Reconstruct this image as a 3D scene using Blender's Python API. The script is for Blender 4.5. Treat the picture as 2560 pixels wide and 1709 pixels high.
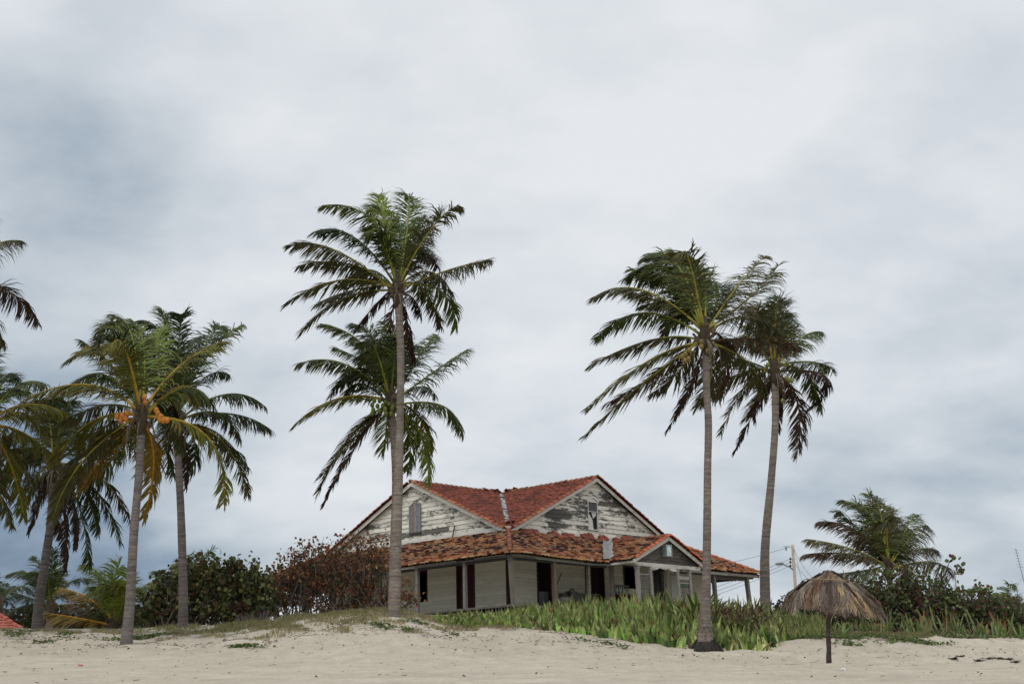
import bpy, math, random
import numpy as np
from mathutils import Vector, Matrix, Euler, noise as mnoise
R_ = random.Random(7)
S = bpy.context.scene
for o in list(bpy.data.objects): bpy.data.objects.remove(o)
COL = S.collection

# ------------------------------------------------------------------ camera
W, H = 2560.0, 1709.0
CX, CY, FL = W/2, H/2, 3555.6
ROLL = math.radians(1.35); TILT = math.atan((1770-CY)/FL)
_r0 = Vector((1,0,0)); _u0 = Vector((0,-math.sin(TILT),math.cos(TILT)))
FWD = Vector((0,math.cos(TILT),math.sin(TILT)))
RGT = _r0*math.cos(ROLL) - _u0*math.sin(ROLL)
UPV = _r0*math.sin(ROLL) + _u0*math.cos(ROLL)
cd = bpy.data.cameras.new('camera'); cam = bpy.data.objects.new('camera', cd); COL.objects.link(cam)
cd.lens = 50; cd.sensor_width = 36; cd.clip_start = .1; cd.clip_end = 5000
mw = Matrix((RGT, UPV, -FWD)).transposed().to_4x4()
cam.matrix_world = mw
S.camera = cam
# ------------------------------------------------------------------ light
S.view_settings.view_transform = 'Standard'; S.view_settings.look = 'None'
S.view_settings.exposure = 0.0; S.view_settings.gamma = 1
SUN_EL, SUN_AZ = math.radians(58), math.radians(200)
sd = bpy.data.lights.new('sun', 'SUN'); sd.energy = 1.3; sd.angle = math.radians(25); sd.color = (1, .95, .87)
sun = bpy.data.objects.new('sun', sd); COL.objects.link(sun)
sdir = Vector((math.sin(SUN_AZ)*math.cos(SUN_EL), math.cos(SUN_AZ)*math.cos(SUN_EL), math.sin(SUN_EL)))
sun.rotation_euler = sdir.to_track_quat('Z', 'Y').to_euler(); sun.location = (0, 0, 60)
world = bpy.data.worlds.new('World'); S.world = world; world.use_nodes = True

class NT:
    def __init__(s, tree): s.t = tree; s.n = tree.nodes; s.l = tree.links
    def new(s, ty, **kw):
        n = s.n.new(ty)
        for k, v in kw.items():
            if k in ('op',): n.operation = v
            elif hasattr(n, k): setattr(n, k, v)
        return n
    def val(s, sock, v):
        if hasattr(v, 'is_linked') or isinstance(v, bpy.types.NodeSocket): s.l.new(v, sock)
        else: sock.default_value = v
    def math(s, op, a, b=None, c=None, clamp=False):
        n = s.n.new('ShaderNodeMath'); n.operation = op; n.use_clamp = clamp
        for i, v in enumerate((a, b, c)):
            if v is not None: s.val(n.inputs[i], v)
        return n.outputs[0]
    def mix(s, f, a, b, mode='MIX'):
        n = s.n.new('ShaderNodeMix'); n.data_type = 'RGBA'; n.blend_type = mode
        s.val(n.inputs[0], f); s.val(n.inputs[6], a if not isinstance(a, tuple) or len(a) == 4 else a+(1,))
        s.val(n.inputs[7], b if not isinstance(b, tuple) or len(b) == 4 else b+(1,))
        return n.outputs[2]
    def noise(s, vec, scale, detail=4, rough=.55, dist=0):
        n = s.n.new('ShaderNodeTexNoise'); n.inputs['Scale'].default_value = scale
        n.inputs['Detail'].default_value = detail; n.inputs['Roughness'].default_value = rough
        n.inputs['Distortion'].default_value = dist
        if vec is not None: s.l.new(vec, n.inputs['Vector'])
        return n.outputs['Fac']
    def ramp(s, f, stops, interp='LINEAR'):
        n = s.n.new('ShaderNodeValToRGB'); cr = n.color_ramp; cr.interpolation = interp
        while len(cr.elements) < len(stops): cr.elements.new(.5)
        for e, (p, c) in zip(cr.elements, stops):
            e.position = p; e.color = c if len(c) == 4 else tuple(c)+(1,)
        s.l.new(f, n.inputs[0]); return n.outputs[0]
    def map(s, vec, scale=(1,1,1), loc=(0,0,0), rot=(0,0,0)):
        n = s.n.new('ShaderNodeMapping'); n.inputs['Scale'].default_value = scale
        n.inputs['Location'].default_value = loc; n.inputs['Rotation'].default_value = rot
        s.l.new(vec, n.inputs['Vector']); return n.outputs[0]

def raydir(x, y):
    return (RGT*(x-CX) + UPV*(CY-y) + FWD*FL).normalized()
def at(x, y, Y):
    v = RGT*(x-CX) + UPV*(CY-y) + FWD*FL
    return v*(Y/v.y)

def build_world():
    q = NT(world.node_tree); q.n.clear()
    out = q.n.new('ShaderNodeOutputWorld'); bg = q.n.new('ShaderNodeBackground')
    tc = q.n.new('ShaderNodeTexCoord'); D = tc.outputs['Generated']
    sky = q.n.new('ShaderNodeTexSky'); sky.sky_type = 'NISHITA'; sky.sun_disc = False
    sky.sun_elevation = SUN_EL; sky.sun_rotation = SUN_AZ
    sep = q.n.new('ShaderNodeSeparateXYZ'); q.l.new(D, sep.inputs[0])
    # cloud deck: project the direction on a plane overhead so clouds compress toward the horizon
    zc = q.math('ADD', q.math('MAXIMUM', sep.outputs[2], 0.0), .42)
    comb = q.n.new('ShaderNodeCombineXYZ')
    q.l.new(q.math('DIVIDE', sep.outputs[0], zc), comb.inputs[0]); q.l.new(q.math('DIVIDE', sep.outputs[1], zc), comb.inputs[1])
    comb.inputs[2].default_value = 3.7
    V = comb.outputs[0]
    n1 = q.noise(q.map(V, (1, 1.5, 1), (2.3, .4, 0), (0, 0, .5)), 1.3, 4, .5, .15)
    n2 = q.noise(q.map(V, (1, 1.25, 1), (7.1, 3, 0), (0, 0, -.3)), 3.8, 6, .5, .15)
    n3 = q.noise(q.map(V, (1, 1.2, 1), (1.1, 5, 0)), 10, 5, .5, .1)
    cl = q.math('ADD', q.math('MULTIPLY', n1, .42), q.math('ADD', q.math('MULTIPLY', n2, .38), q.math('MULTIPLY', n3, .20)))
    # broad darker banks of cloud that hang in given parts of the sky
    def blob(x, y, rad, amt):
        c = raydir(x, y)
        n = q.n.new('ShaderNodeVectorMath'); n.operation = 'DISTANCE'
        q.l.new(D, n.inputs[0]); n.inputs[1].default_value = tuple(c)
        d = q.math('DIVIDE', n.outputs['Value'], rad)
        g = q.math('POWER', 2.718, q.math('MULTIPLY', q.math('MULTIPLY', d, d), -1.0))
        return q.math('MULTIPLY', g, amt)
    tot = cl
    for b in BLOBS: tot = q.math('ADD', tot, blob(*b))
    tot = q.math('SUBTRACT', tot, q.math('MULTIPLY', q.math('POWER', 2.718, q.math('MULTIPLY', sep.outputs[2], -9.0)), .13))
    v = q.math('ADD', q.math('MULTIPLY', q.math('SUBTRACT', tot, .5), 2.15), .78)
    cloud = q.ramp(v, SKY_RAMP)
    bg.inputs['Strength'].default_value = 1.0
    # the Nishita sky itself counts at about 0.1 strength
    nsk = q.n.new('ShaderNodeVectorMath'); nsk.operation = 'SCALE'; nsk.inputs['Scale'].default_value = .1
    q.l.new(sky.outputs[0], nsk.inputs[0])
    col = q.mix(.93, nsk.outputs[0], cloud)
    # overcast deck gets brighter toward the zenith (above the frame)
    up = q.math('MULTIPLY', q.math('MAXIMUM', q.math('SUBTRACT', sep.outputs[2], .50), 0), .9)
    sc = q.n.new('ShaderNodeVectorMath'); sc.operation = 'SCALE'
    q.l.new(col, sc.inputs[0]); q.l.new(q.math('ADD', up, 1.0), sc.inputs['Scale'])
    q.l.new(sc.outputs[0], bg.inputs['Color']); q.l.new(bg.outputs[0], out.inputs[0])
BLOBS = [(170, 380, .08, -.19), (420, 490, .05, -.09), (0, 230, .06, -.05), (30, 1300, .12, -.24), (250, 1450, .09, -.08), (2480, 1230, .13, -.05), (2540, 900, .07, -.01),
         (2560, 250, .10, -.07), (1250, 100, .16, .03), (1650, 880, .12, .03), (700, 900, .10, .03), (2350, 1000, .05, .03), (60, 40, .05, .05)]
SKY_RAMP = [(0.0, (.15, .21, .30)), (.2, (.26, .34, .44)), (.4, (.435, .505, .575)), (.6, (.60, .65, .70)), (.8, (.725, .76, .80)), (1.0, (.83, .855, .885))]
build_world()

# ------------------------------------------------------------------ helpers
class MB:
    def __init__(s): s.v = []; s.f = []; s.c = []; s.m = []; s.sm = []
    def face(s, idx, col=(1,1,1), m=0, smooth=False):
        s.f.append(idx); s.c.append(col); s.m.append(m); s.sm.append(smooth)
    def quad(s, a, b, c, d, col=(1,1,1), m=0):
        n = len(s.v); s.v += [tuple(a), tuple(b), tuple(c), tuple(d)]; s.face((n, n+1, n+2, n+3), col, m)
    def tri(s, a, b, c, col=(1,1,1), m=0):
        n = len(s.v); s.v += [tuple(a), tuple(b), tuple(c)]; s.face((n, n+1, n+2), col, m)
    def box(s, p0, p1, col=(1,1,1), m=0):
        x0, y0, z0 = p0; x1, y1, z1 = p1
        s.obox(Vector(((x0+x1)/2, (y0+y1)/2, (z0+z1)/2)), Vector((abs(x1-x0)/2,0,0)), Vector((0,abs(y1-y0)/2,0)), Vector((0,0,abs(z1-z0)/2)), col, m)
    def obox(s, c, X, Y, Z, col=(1,1,1), m=0):
        n = len(s.v)
        for i in (-1,1):
            for j in (-1,1):
                for k in (-1,1): s.v.append(tuple(c+X*i+Y*j+Z*k))
        for f in ((0,1,3,2),(4,6,7,5),(0,4,5,1),(2,3,7,6),(0,2,6,4),(1,5,7,3)): s.face(tuple(n+q for q in f), col, m)
    def bar(s, a, b, w, h, col=(1,1,1), m=0, up=Vector((0,0,1))):
        a = Vector(a); b = Vector(b); d = (b-a); L = d.length; d.normalize()
        x = d.cross(up)
        if x.length < 1e-3: x = Vector((1,0,0))
        x.normalize(); y = x.cross(d)
        s.obox((a+b)/2, x*(w/2), d*(L/2), y*(h/2), col, m)
    def tube(s, pts, rad, sides=8, cols=None, m=0, caps=True, smooth=True):
        n0 = len(s.v); pts = [Vector(p) for p in pts]; N = len(pts)
        ref = None
        for i, p in enumerate(pts):
            t = (pts[min(i+1,N-1)] - pts[max(i-1,0)])
            if t.length < 1e-9: t = Vector((0,0,1))
            t.normalize()
            if ref is None: ref = t.orthogonal().normalized()
            ref = (ref - t*ref.dot(t))
            if ref.length < 1e-6: ref = t.orthogonal()
            ref.normalize(); bi = t.cross(ref)
            r = rad[i] if isinstance(rad, (list, tuple)) else rad
            for k in range(sides):
                a = 2*math.pi*k/sides
                s.v.append(tuple(p + ref*(math.cos(a)*r) + bi*(math.sin(a)*r)))
        for i in range(N-1):
            c = cols[i] if isinstance(cols, list) else (cols or (1,1,1))
            for k in range(sides):
                k2 = (k+1) % sides; a = n0+i*sides
                s.face((a+k, a+k2, a+sides+k2, a+sides+k), c, m, smooth)
        if caps:
            c0 = cols[0] if isinstance(cols, list) else (cols or (1,1,1))
            s.face(tuple(n0+k for k in range(sides))[::-1], c0, m); s.face(tuple(n0+(N-1)*sides+k for k in range(sides)), c0, m)
    def ball(s, c, rx, ry, rz, col=(1,1,1), seg=8, rings=6, m=0):
        n0 = len(s.v); c = Vector(c)
        for i in range(1, rings):
            th = math.pi*i/rings
            for k in range(seg):
                a = 2*math.pi*k/seg
                s.v.append((c.x+rx*math.sin(th)*math.cos(a), c.y+ry*math.sin(th)*math.sin(a), c.z+rz*math.cos(th)))
        t = len(s.v); s.v.append((c.x, c.y, c.z+rz)); s.v.append((c.x, c.y, c.z-rz))
        for i in range(rings-2):
            for k in range(seg):
                a = n0+i*seg; s.face((a+k, a+seg+k, a+seg+(k+1)%seg, a+(k+1)%seg), col, m, True)
        for k in range(seg):
            s.face((t, n0+k, n0+(k+1)%seg), col, m, True)
            a = n0+(rings-2)*seg; s.face((t+1, a+(k+1)%seg, a+k), col, m, True)
    def build(s, name, mats, parent=None, offset=None, local=False):
        me = bpy.data.meshes.new(name)
        vs = s.v
        if parent is not None and not local:
            pl = parent_world(parent)
            vs = [(x-pl[0], y-pl[1], z-pl[2]) for x, y, z in vs]
        elif offset is not None:
            vs = [(x-offset[0], y-offset[1], z-offset[2]) for x, y, z in vs]
        me.from_pydata(vs, [], s.f)
        if not isinstance(mats, (list, tuple)): mats = [mats]
        for mt in mats: me.materials.append(mt)
        me.polygons.foreach_set('material_index', s.m)
        me.polygons.foreach_set('use_smooth', s.sm)
        ca = me.color_attributes.new('Col', 'FLOAT_COLOR', 'CORNER')
        lens = [len(f) for f in s.f]
        c4 = np.ones((len(s.c), 4), dtype=np.float32); c4[:, :3] = np.array([c[:3] for c in s.c], dtype=np.float32).reshape(-1, 3)
        ca.data.foreach_set('color', np.repeat(c4, lens, axis=0).ravel())
        me.update()
        o = bpy.data.objects.new(name, me); COL.objects.link(o)
        if parent is not None: o.parent = parent
        elif offset is not None: o.location = offset
        return o
def parent_world(p):
    v = Vector((0,0,0))
    while p is not None:
        v = v + p.location; p = p.parent
    return v
def tag(o, label=None, cat=None, group=None, kind=None):
    if label: o['label'] = label
    if cat: o['category'] = cat
    if group: o['group'] = group
    if kind: o['kind'] = kind
    return o
def empty(name, loc, label, cat, group=None, rz=0):
    o = bpy.data.objects.new(name, None); COL.objects.link(o); o.location = loc; o.rotation_euler = (0,0,rz)
    o.empty_display_size = .3
    return tag(o, label, cat, group)
def jit(c, a, rnd=R_):
    k = 1+rnd.uniform(-a, a); return tuple(max(0, x*k*(1+rnd.uniform(-a, a)*.35)) for x in c)
def lerp(a, b, t): return tuple(x+(y-x)*t for x, y in zip(a, b))

# ------------------------------------------------------------------ materials
def mat(name, rough=.8, spec=.3):
    m = bpy.data.materials.new(name); m.use_nodes = True; q = NT(m.node_tree); q.n.clear()
    out = q.n.new('ShaderNodeOutputMaterial'); b = q.n.new('ShaderNodeBsdfPrincipled')
    b.inputs['Roughness'].default_value = rough; b.inputs['Specular IOR Level'].default_value = spec
    q.l.new(b.outputs[0], out.inputs[0]); return m, q, b, out
def attr(q):
    n = q.n.new('ShaderNodeAttribute'); n.attribute_name = 'Col'; return n.outputs['Color']
def objco(q): return q.n.new('ShaderNodeTexCoord').outputs['Object']
def bump(q, b, h, strength=.4, dist=.02):
    n = q.n.new('ShaderNodeBump'); n.inputs['Strength'].default_value = strength; n.inputs['Distance'].default_value = dist
    q.l.new(h, n.inputs['Height']); q.l.new(n.outputs[0], b.inputs['Normal'])

def m_leaf(name, rough=.5, trans=.25, spec=.35):
    m, q, b, out = mat(name, rough, spec)
    c = attr(q); n = q.noise(objco(q), 6, 3)
    col = q.mix(1.0, c, q.ramp(n, [(.3, (.7,.7,.7)), (.7, (1.25,1.25,1.2))]), 'MULTIPLY')
    q.l.new(col, b.inputs['Base Color'])
    tr = q.n.new('ShaderNodeBsdfTranslucent'); q.l.new(col, tr.inputs[0])
    mx = q.n.new('ShaderNodeMixShader'); mx.inputs[0].default_value = trans
    q.l.new(b.outputs[0], mx.inputs[1]); q.l.new(tr.outputs[0], mx.inputs[2]); q.l.new(mx.outputs[0], out.inputs[0])
    return m
M_PALM = m_leaf('palm_leaf', .5, .2, .25); M_LEAF = m_leaf('leaf', .5, .34, .22); M_GRASS = m_leaf('grass_blade', .5, .12, .3)

def m_plain(name, rough=.85, nscale=8, lo=.75, hi=1.2, bs=.3, bd=.01, stretch=(1,1,1), spec=.25):
    m, q, b, out = mat(name, rough, spec); c = attr(q); v = q.map(objco(q), stretch)
    n = q.noise(v, nscale, 6, .6)
    col = q.mix(1.0, c, q.ramp(n, [(.3, (lo,)*3), (.7, (hi,)*3)]), 'MULTIPLY'); q.l.new(col, b.inputs['Base Color'])
    bump(q, b, n, bs, bd); return m
M_WOOD = m_plain('weathered_wood', .85, 5, .55, 1.35, .6, .015, (5,5,.8))
M_WOODH = m_plain('weathered_beam', .85, 5, .55, 1.35, .5, .012, (.8,.8,5))
M_TRUNK = m_plain('palm_bark', .9, 5, .6, 1.3, .7, .02, (1,1,3.5))
M_TWIG = m_plain('twig_bark', .9, 12, .7, 1.2)
M_STRAW = m_plain('dry_thatch', .9, 18, .75, 1.2, .3, .005)
M_NUT = m_plain('coconut_husk', .5, 5, .85, 1.15, .2, .01, spec=.4)
M_METAL = m_plain('painted_metal', .45, 6, .8, 1.1, .1, .003, spec=.5)
M_CONC = m_plain('concrete', .9, 4, .8, 1.15)
M_GLASS, _q, _b, _o = mat('lamp_glass', .12, .6); _b.inputs['Base Color'].default_value = (.55, .68, .66, 1)
M_DARK = m_plain('dark_interior', .95, 4, .7, 1.2)

def m_tile():
    m, q, b, out = mat('clay_tile', .82, .25); c = attr(q); v = objco(q)
    n = q.noise(v, 3.2, 6, .65); n2 = q.noise(v, 22, 4, .6)
    col = q.mix(1.0, c, q.ramp(n, [(.3, (.62,.58,.58)), (.55, (1,1,1)), (.75, (1.25,1.2,1.1))]), 'MULTIPLY')
    col = q.mix(q.math('MULTIPLY', q.math('GREATER_THAN', n2, .62), .55), col, (.06,.035,.028))
    q.l.new(col, b.inputs['Base Color']); bump(q, b, n2, .5, .01); return m
M_TILE = m_tile()

def m_clap(name, paint, wood, thr, soft=.07, dirt=.5):
    """peeling painted boards; Col.r = per board offset of the peel, Col.g = per board value"""
    m, q, b, out = mat(name, .8, .25)
    a = q.n.new('ShaderNodeAttribute'); a.attribute_name = 'Col'
    sp = q.n.new('ShaderNodeSeparateColor'); q.l.new(a.outputs['Color'], sp.inputs[0])
    v = objco(q)
    big = q.noise(q.map(v, (.5,.5,1.4)), 1.1, 3, .5)
    fine = q.noise(q.map(v, (1.3,1.3,4.5)), 2.0, 8, .72)
    tiny = q.noise(q.map(v, (3,3,16)), 5, 6, .7)
    s = q.math('ADD', q.math('ADD', q.math('MULTIPLY', big, .42), q.math('MULTIPLY', fine, .48)), q.math('MULTIPLY', tiny, .10))
    s = q.math('ADD', s, q.math('MULTIPLY', q.math('SUBTRACT', sp.outputs[0], .5), .15))
    f = q.ramp(s, [(thr-soft, (0,0,0)), (thr+soft, (1,1,1))])
    wv = q.ramp(tiny, [(.3, tuple(x*.55 for x in wood)), (.7, tuple(x*1.7 for x in wood))])
    pv = q.mix(q.math('MULTIPLY', q.ramp(fine, [(.45, (0,0,0)), (.8, (1,1,1))]), dirt), paint, tuple(x*.55 for x in paint))
    col = q.mix(f, pv, wv)
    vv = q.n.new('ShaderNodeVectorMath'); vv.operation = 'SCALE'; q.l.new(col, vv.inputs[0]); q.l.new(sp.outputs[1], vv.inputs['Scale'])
    q.l.new(vv.outputs[0], b.inputs['Base Color']); bump(q, b, s, .5, .01); return m
M_GAB = m_clap('peeling_clapboard', (.78,.74,.64), (.09,.088,.075), .495, .03, .85)
M_GABL = m_clap('worn_clapboard', (.77,.74,.65), (.12,.118,.10), .535, .035, .85)
M_WALL = m_clap('faded_clapboard', (.74,.70,.56), (.20,.18,.15), .66, .06, .45)
M_TRIM = m_clap('worn_trim', (.74,.72,.65), (.17,.15,.13), .58, .06)

def m_sand():
    m, q, b, out = mat('beach_sand', .95, .15)
    g = q.n.new('ShaderNodeNewGeometry').outputs['Position']
    n1 = q.noise(g, .35, 4); n2 = q.noise(q.map(g, (1,.4,1)), 2.3, 6, .65); n3 = q.noise(q.map(g, (1,.4,1)), 22, 5, .7); n4 = q.noise(q.map(g, (1,.4,1)), 7, 5, .7)
    col = q.ramp(n1, [(.3, (.435,.385,.305)), (.7, (.52,.465,.375))])
    col = q.mix(1.0, col, q.ramp(n2, [(.3, (.84,.83,.82)), (.65, (1.06,1.06,1.06))]), 'MULTIPLY')
    col = q.mix(1.0, col, q.ramp(n3, [(.3, (.8,.8,.8)), (.7, (1.12,1.12,1.12))]), 'MULTIPLY')
    lit = q.ramp(n4, [(.66, (0,0,0)), (.74, (1,1,1))])
    a = q.n.new('ShaderNodeAttribute'); a.attribute_name = 'Litter'
    col = q.mix(q.math('MULTIPLY', lit, a.outputs['Fac']), col, (.10,.075,.05))
    q.l.new(col, b.inputs['Base Color'])
    h = q.math('ADD', q.math('MULTIPLY', n2, .8), q.math('ADD', q.math('MULTIPLY', n4, .35), q.math('MULTIPLY', n3, .15)))
    bump(q, b, h, .75, .10); return m
M_SAND = m_sand()

# ------------------------------------------------------------------ ground
HZR = lambda x: 1770 - .0236*(x-CX)
GC = [-2500, -600, 0, 300, 500, 700, 900, 990, 1130, 1250, 1400, 1600, 1770, 1900, 1980, 2100, 2300, 2560, 3100, 5000]
GY = [14, 20, 27, 33, 37, 42, 46, 50, 60, 80, 110]
GT = {-2500:[1790,1770,1750,1725,1705,1675,1650,1640,1640,1660,1700],
 -600:[1745,1722,1700,1675,1655,1625,1600,1588,1592,1610,1650],
 0:[1735,1712,1688,1660,1645,1617,1592,1577,1579,1600,1640],
 300:[1732,1708,1685,1662,1650,1615,1592,1577,1580,1600,1640],
 500:[1730,1706,1683,1662,1650,1615,1586,1570,1575,1600,1640],
 700:[1728,1704,1681,1660,1643,1600,1566,1549,1560,1590,1630],
 900:[1726,1702,1680,1658,1634,1580,1541,1531,1545,1580,1600],
 990:[1725,1701,1679,1658,1634,1580,1541,1530,1545,1560,1590],
 1130:[1724,1700,1679,1660,1641,1600,1570,1560,1540,1545,1580],
 1250:[1723,1700,1679,1661,1645,1600,1567,1555,1535,1540,1575],
 1400:[1722,1699,1679,1662,1648,1612,1578,1560,1535,1540,1575],
 1600:[1720,1698,1680,1664,1652,1622,1590,1564,1535,1540,1570],
 1770:[1719,1697,1681,1668,1657,1633,1598,1571,1537,1540,1570],
 1900:[1718,1697,1680,1666,1664,1634,1602,1575,1540,1540,1570],
 1980:[1717,1697,1679,1662,1667,1628,1592,1579,1550,1550,1570],
 2100:[1716,1696,1678,1660,1668,1628,1590,1581,1560,1560,1580],
 2300:[1715,1695,1677,1660,1668,1630,1596,1587,1570,1570,1590],
 2560:[1714,1695,1677,1661,1666,1635,1603,1597,1580,1580,1600],
 3100:[1705,1690,1670,1660,1662,1632,1605,1600,1585,1590,1600],
 5000:[1680,1665,1650,1640,1632,1612,1595,1590,1580,1580,1590]}
_ys = np.concatenate([np.arange(14, 70, .5), np.arange(70, 111, 2.0)])
_xs = np.arange(-2500, 5001, 20.0)
_tab = np.zeros((len(_xs), len(_ys)))
_cz = np.array([[ (HZR(c)-r)/3671*y for r, y in zip(GT[c], GY)] for c in GC])
_t1 = np.array([np.interp(_ys, GY, row) for row in _cz])
for j in range(len(_ys)): _tab[:, j] = np.interp(_xs, GC, _t1[:, j])
def _blur(a, n, ax):
    k = np.ones(n)/n
    p = n//2
    return np.apply_along_axis(lambda r: np.convolve(np.pad(r, p, mode='edge'), k, 'valid'), ax, a)
_tab = _blur(_blur(_tab, 5, 0), 5, 0); _tab = _blur(_blur(_tab, 5, 1), 3, 1)
def gbase(X, Y):
    Yc = max(Y, 14.0)
    if Y <= 110:
        c = CX + 3671*X/Yc
        fx = min(max((c+2500)/20, 0), len(_xs)-1.001); i = int(fx); fx -= i
        jj = (Yc-14)/.5 if Yc < 70 else 112 + (Yc-70)/2
        jj = min(max(jj, 0), len(_ys)-1.001); j = int(jj); fy = jj-j
        z = (_tab[i,j]*(1-fx)+_tab[i+1,j]*fx)*(1-fy) + (_tab[i,j+1]*(1-fx)+_tab[i+1,j+1]*fx)*fy
        if Y < 14: z = z + (Y-14)*.10
        return max(z, -4.5)
    z = gbase(X*110/Y, 110); return z + (1.0-z)*min(1, (Y-110)/150)
def gz(X, Y):
    z = gbase(X, Y)
    if 8 < Y < 75:
        if 37 < Y < 50: z += mnoise.fractal(Vector((X*.8, Y*.6, 20)), 1, 2.2, 4)*.07*min(1, (Y-37)/3, (50-Y)/2)
        z += (mnoise.fractal(Vector((X*.55, Y*.55, 0)), 1, 2.1, 4))*.05*min(1, max(.45, (Y-24)/14))
        z += max(0, mnoise.noise(Vector((X*1.3, Y*.9, 9))))*.05; z += mnoise.noise(Vector((X*2.6, Y*1.7, 5)))*.032*min(1, max(.5, (Y-24)/16))
    return z
def gpt(x, y, Y):
    """ground under the pixel column x at depth Y"""
    p = at(x, y, Y); return Vector((p.x, Y, gz(p.x, Y)))

def axis_steps(lo, hi, fine0, fine1, fs, grow=1.25):
    a = list(np.arange(fine0, fine1+1e-6, fs)); s = fs; x = a[0]
    left = []
    while x > lo: s *= grow; x -= s; left.append(max(x, lo))
    s = fs; x = a[-1]; right = []
    while x < hi: s *= grow; x += s; right.append(min(x, hi))
    return left[::-1]+a+right
gx = axis_steps(-1500, 1500, -21, 21, .125); gy = axis_steps(-60, 2500, 13, 58, .15)
nx, ny = len(gx), len(gy)
gv = [(x, y, gz(x, y)) for y in gy for x in gx]
gf = [(j*nx+i, j*nx+i+1, (j+1)*nx+i+1, (j+1)*nx+i) for j in range(ny-1) for i in range(nx-1)]
me = bpy.data.meshes.new('beach'); me.from_pydata(gv, [], gf); me.materials.append(M_SAND)
me.polygons.foreach_set('use_smooth', [True]*len(gf))
la = me.attributes.new('Litter', 'FLOAT', 'POINT')
la.data.foreach_set('value', [min(1, max(0, (v[2]-gbase(0, 36)*0 - 1.15)*1.1)) * (1 if 36 < v[1] < 60 else 0) for v in gv])
beach = bpy.data.objects.new('beach', me); COL.objects.link(beach); tag(beach, kind='structure', label='pale beige beach sand rising to a low dune')

# ------------------------------------------------------------------ house
TH = math.radians(46)
HC = at(1275, 1381, 66)
uR = Vector((math.cos(TH), math.sin(TH), 0)); uL = Vector((-math.sin(TH), math.cos(TH), 0))
house = empty('beach_house', HC, 'weathered wooden beach house with red tiled roof behind the dune', 'house', None, TH)
def hit(x, y, axis, val):
    """pixel -> house coordinates on the plane a=val or b=val"""
    d = raydir(x, y); n = uR if axis == 'a' else uL
    t = (HC.dot(n)+val)/d.dot(n); p = d*t - HC
    return Vector((p.dot(uR), p.dot(uL), p.z))
def hb(mb, name, mats, parent=None): return mb.build(name, mats, parent or house, local=True)
La, Lb, Wp, ZP = 20.0, 20.3, 3.0, 1.55      # plan size, porch depth, porch roof rise
FZ = -2.32                                   # porch floor
MR, ML = 9.6, 9.95                          # gable mid positions
ZR = 4.80                                    # ridge height
GZ = gz(HC.x, 66)-HC.z - .25                 # local ground
def sagf(a): return -.09*math.exp(-((a-5.3)/2.2)**2) + .02*math.sin(a*1.7)

def tile_plane(mb, P0, U, V, lu, lv, inside, colf, pu=.21, pv=.30, rnd=None, zf=None, miss=0.0, rough=.012, lip=None, arcH=.03):
    rnd = rnd or R_; N = U.cross(V).normalized()
    if N.z < 0: N = -N
    nv = int(lv/pv)+1; nu = int(lu/pu)+1
    for j in range(nv):
        for i in range(nu):
            u0 = i*pu + (pu*.0); v0 = j*pv
            if not inside(u0+pu/2, min(v0+pv/2, lv)): continue
            if rnd.random() < miss: continue
            col = colf(u0, v0, rnd)
            du = rnd.gauss(0, rough*.6); dv = rnd.gauss(0, rough*1.2); sk = rnd.gauss(0, rough*.5); hz = abs(rnd.gauss(0, rough))
            ve = min(v0+pv*1.18, lv)
            n0 = len(mb.v)
            for (vv, hh) in ((v0-.02, .045 if not lip else .085), (ve, .008)):
                for k in range(5):
                    t = k/4; arc = math.sin(math.pi*t)
                    w = pu*1.03
                    p = P0 + U*(u0+du+w*t + (sk if vv < v0 else 0)) + V*(vv+dv) + N*(hh+hz+arc*arcH)
                    if zf: p = p + Vector((0,0,zf(p)))
                    mb.v.append(tuple(p))
            for k in range(4):
                mb.face((n0+k, n0+k+1, n0+6+k, n0+5+k), col, 0)
            # front lip per course; shade line and lit porch edges painted in its colour
            n1 = len(mb.v)
            for k in range(5):
                q = Vector(mb.v[n0+k]) - N*(.035 if not lip else .07); mb.v.append(tuple(q))
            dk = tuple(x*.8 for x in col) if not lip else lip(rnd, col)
            for k in range(4): mb.face((n1+k, n1+k+1, n0+k+1, n0+k), dk, 0)
def barrel_row(mb, a, b, r=.11, L=.36, col=(.42,.12,.06), rnd=None, ja=.15):
    rnd = rnd or R_; a = Vector(a); b = Vector(b); d = b-a; T = d.length; d.normalize()
    x = d.cross(Vector((0,0,1))).normalized(); z = x.cross(d)
    if z.z < 0: z = -z
    n = int(T/L)
    for i in range(n):
        c = jit(col, ja, rnd); o = Vector((rnd.gauss(0,.008), rnd.gauss(0,.008), rnd.gauss(0,.008)))
        n0 = len(mb.v)
        for (t, rr, hh) in ((i*L, r*1.12, .02), (i*L+L*1.12, r*.92, 0)):
            for k in range(7):
                an = math.pi*k/6
                mb.v.append(tuple(a+d*t+x*(math.cos(an)*rr)+z*(math.sin(an)*rr*.95+hh)+o))
        for k in range(6): mb.face((n0+k, n0+k+1, n0+8+k, n0+7+k), c, 0, True)
        mb.face(tuple(n0+k for k in range(7)), tuple(q*.6 for q in c), 0)

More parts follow.
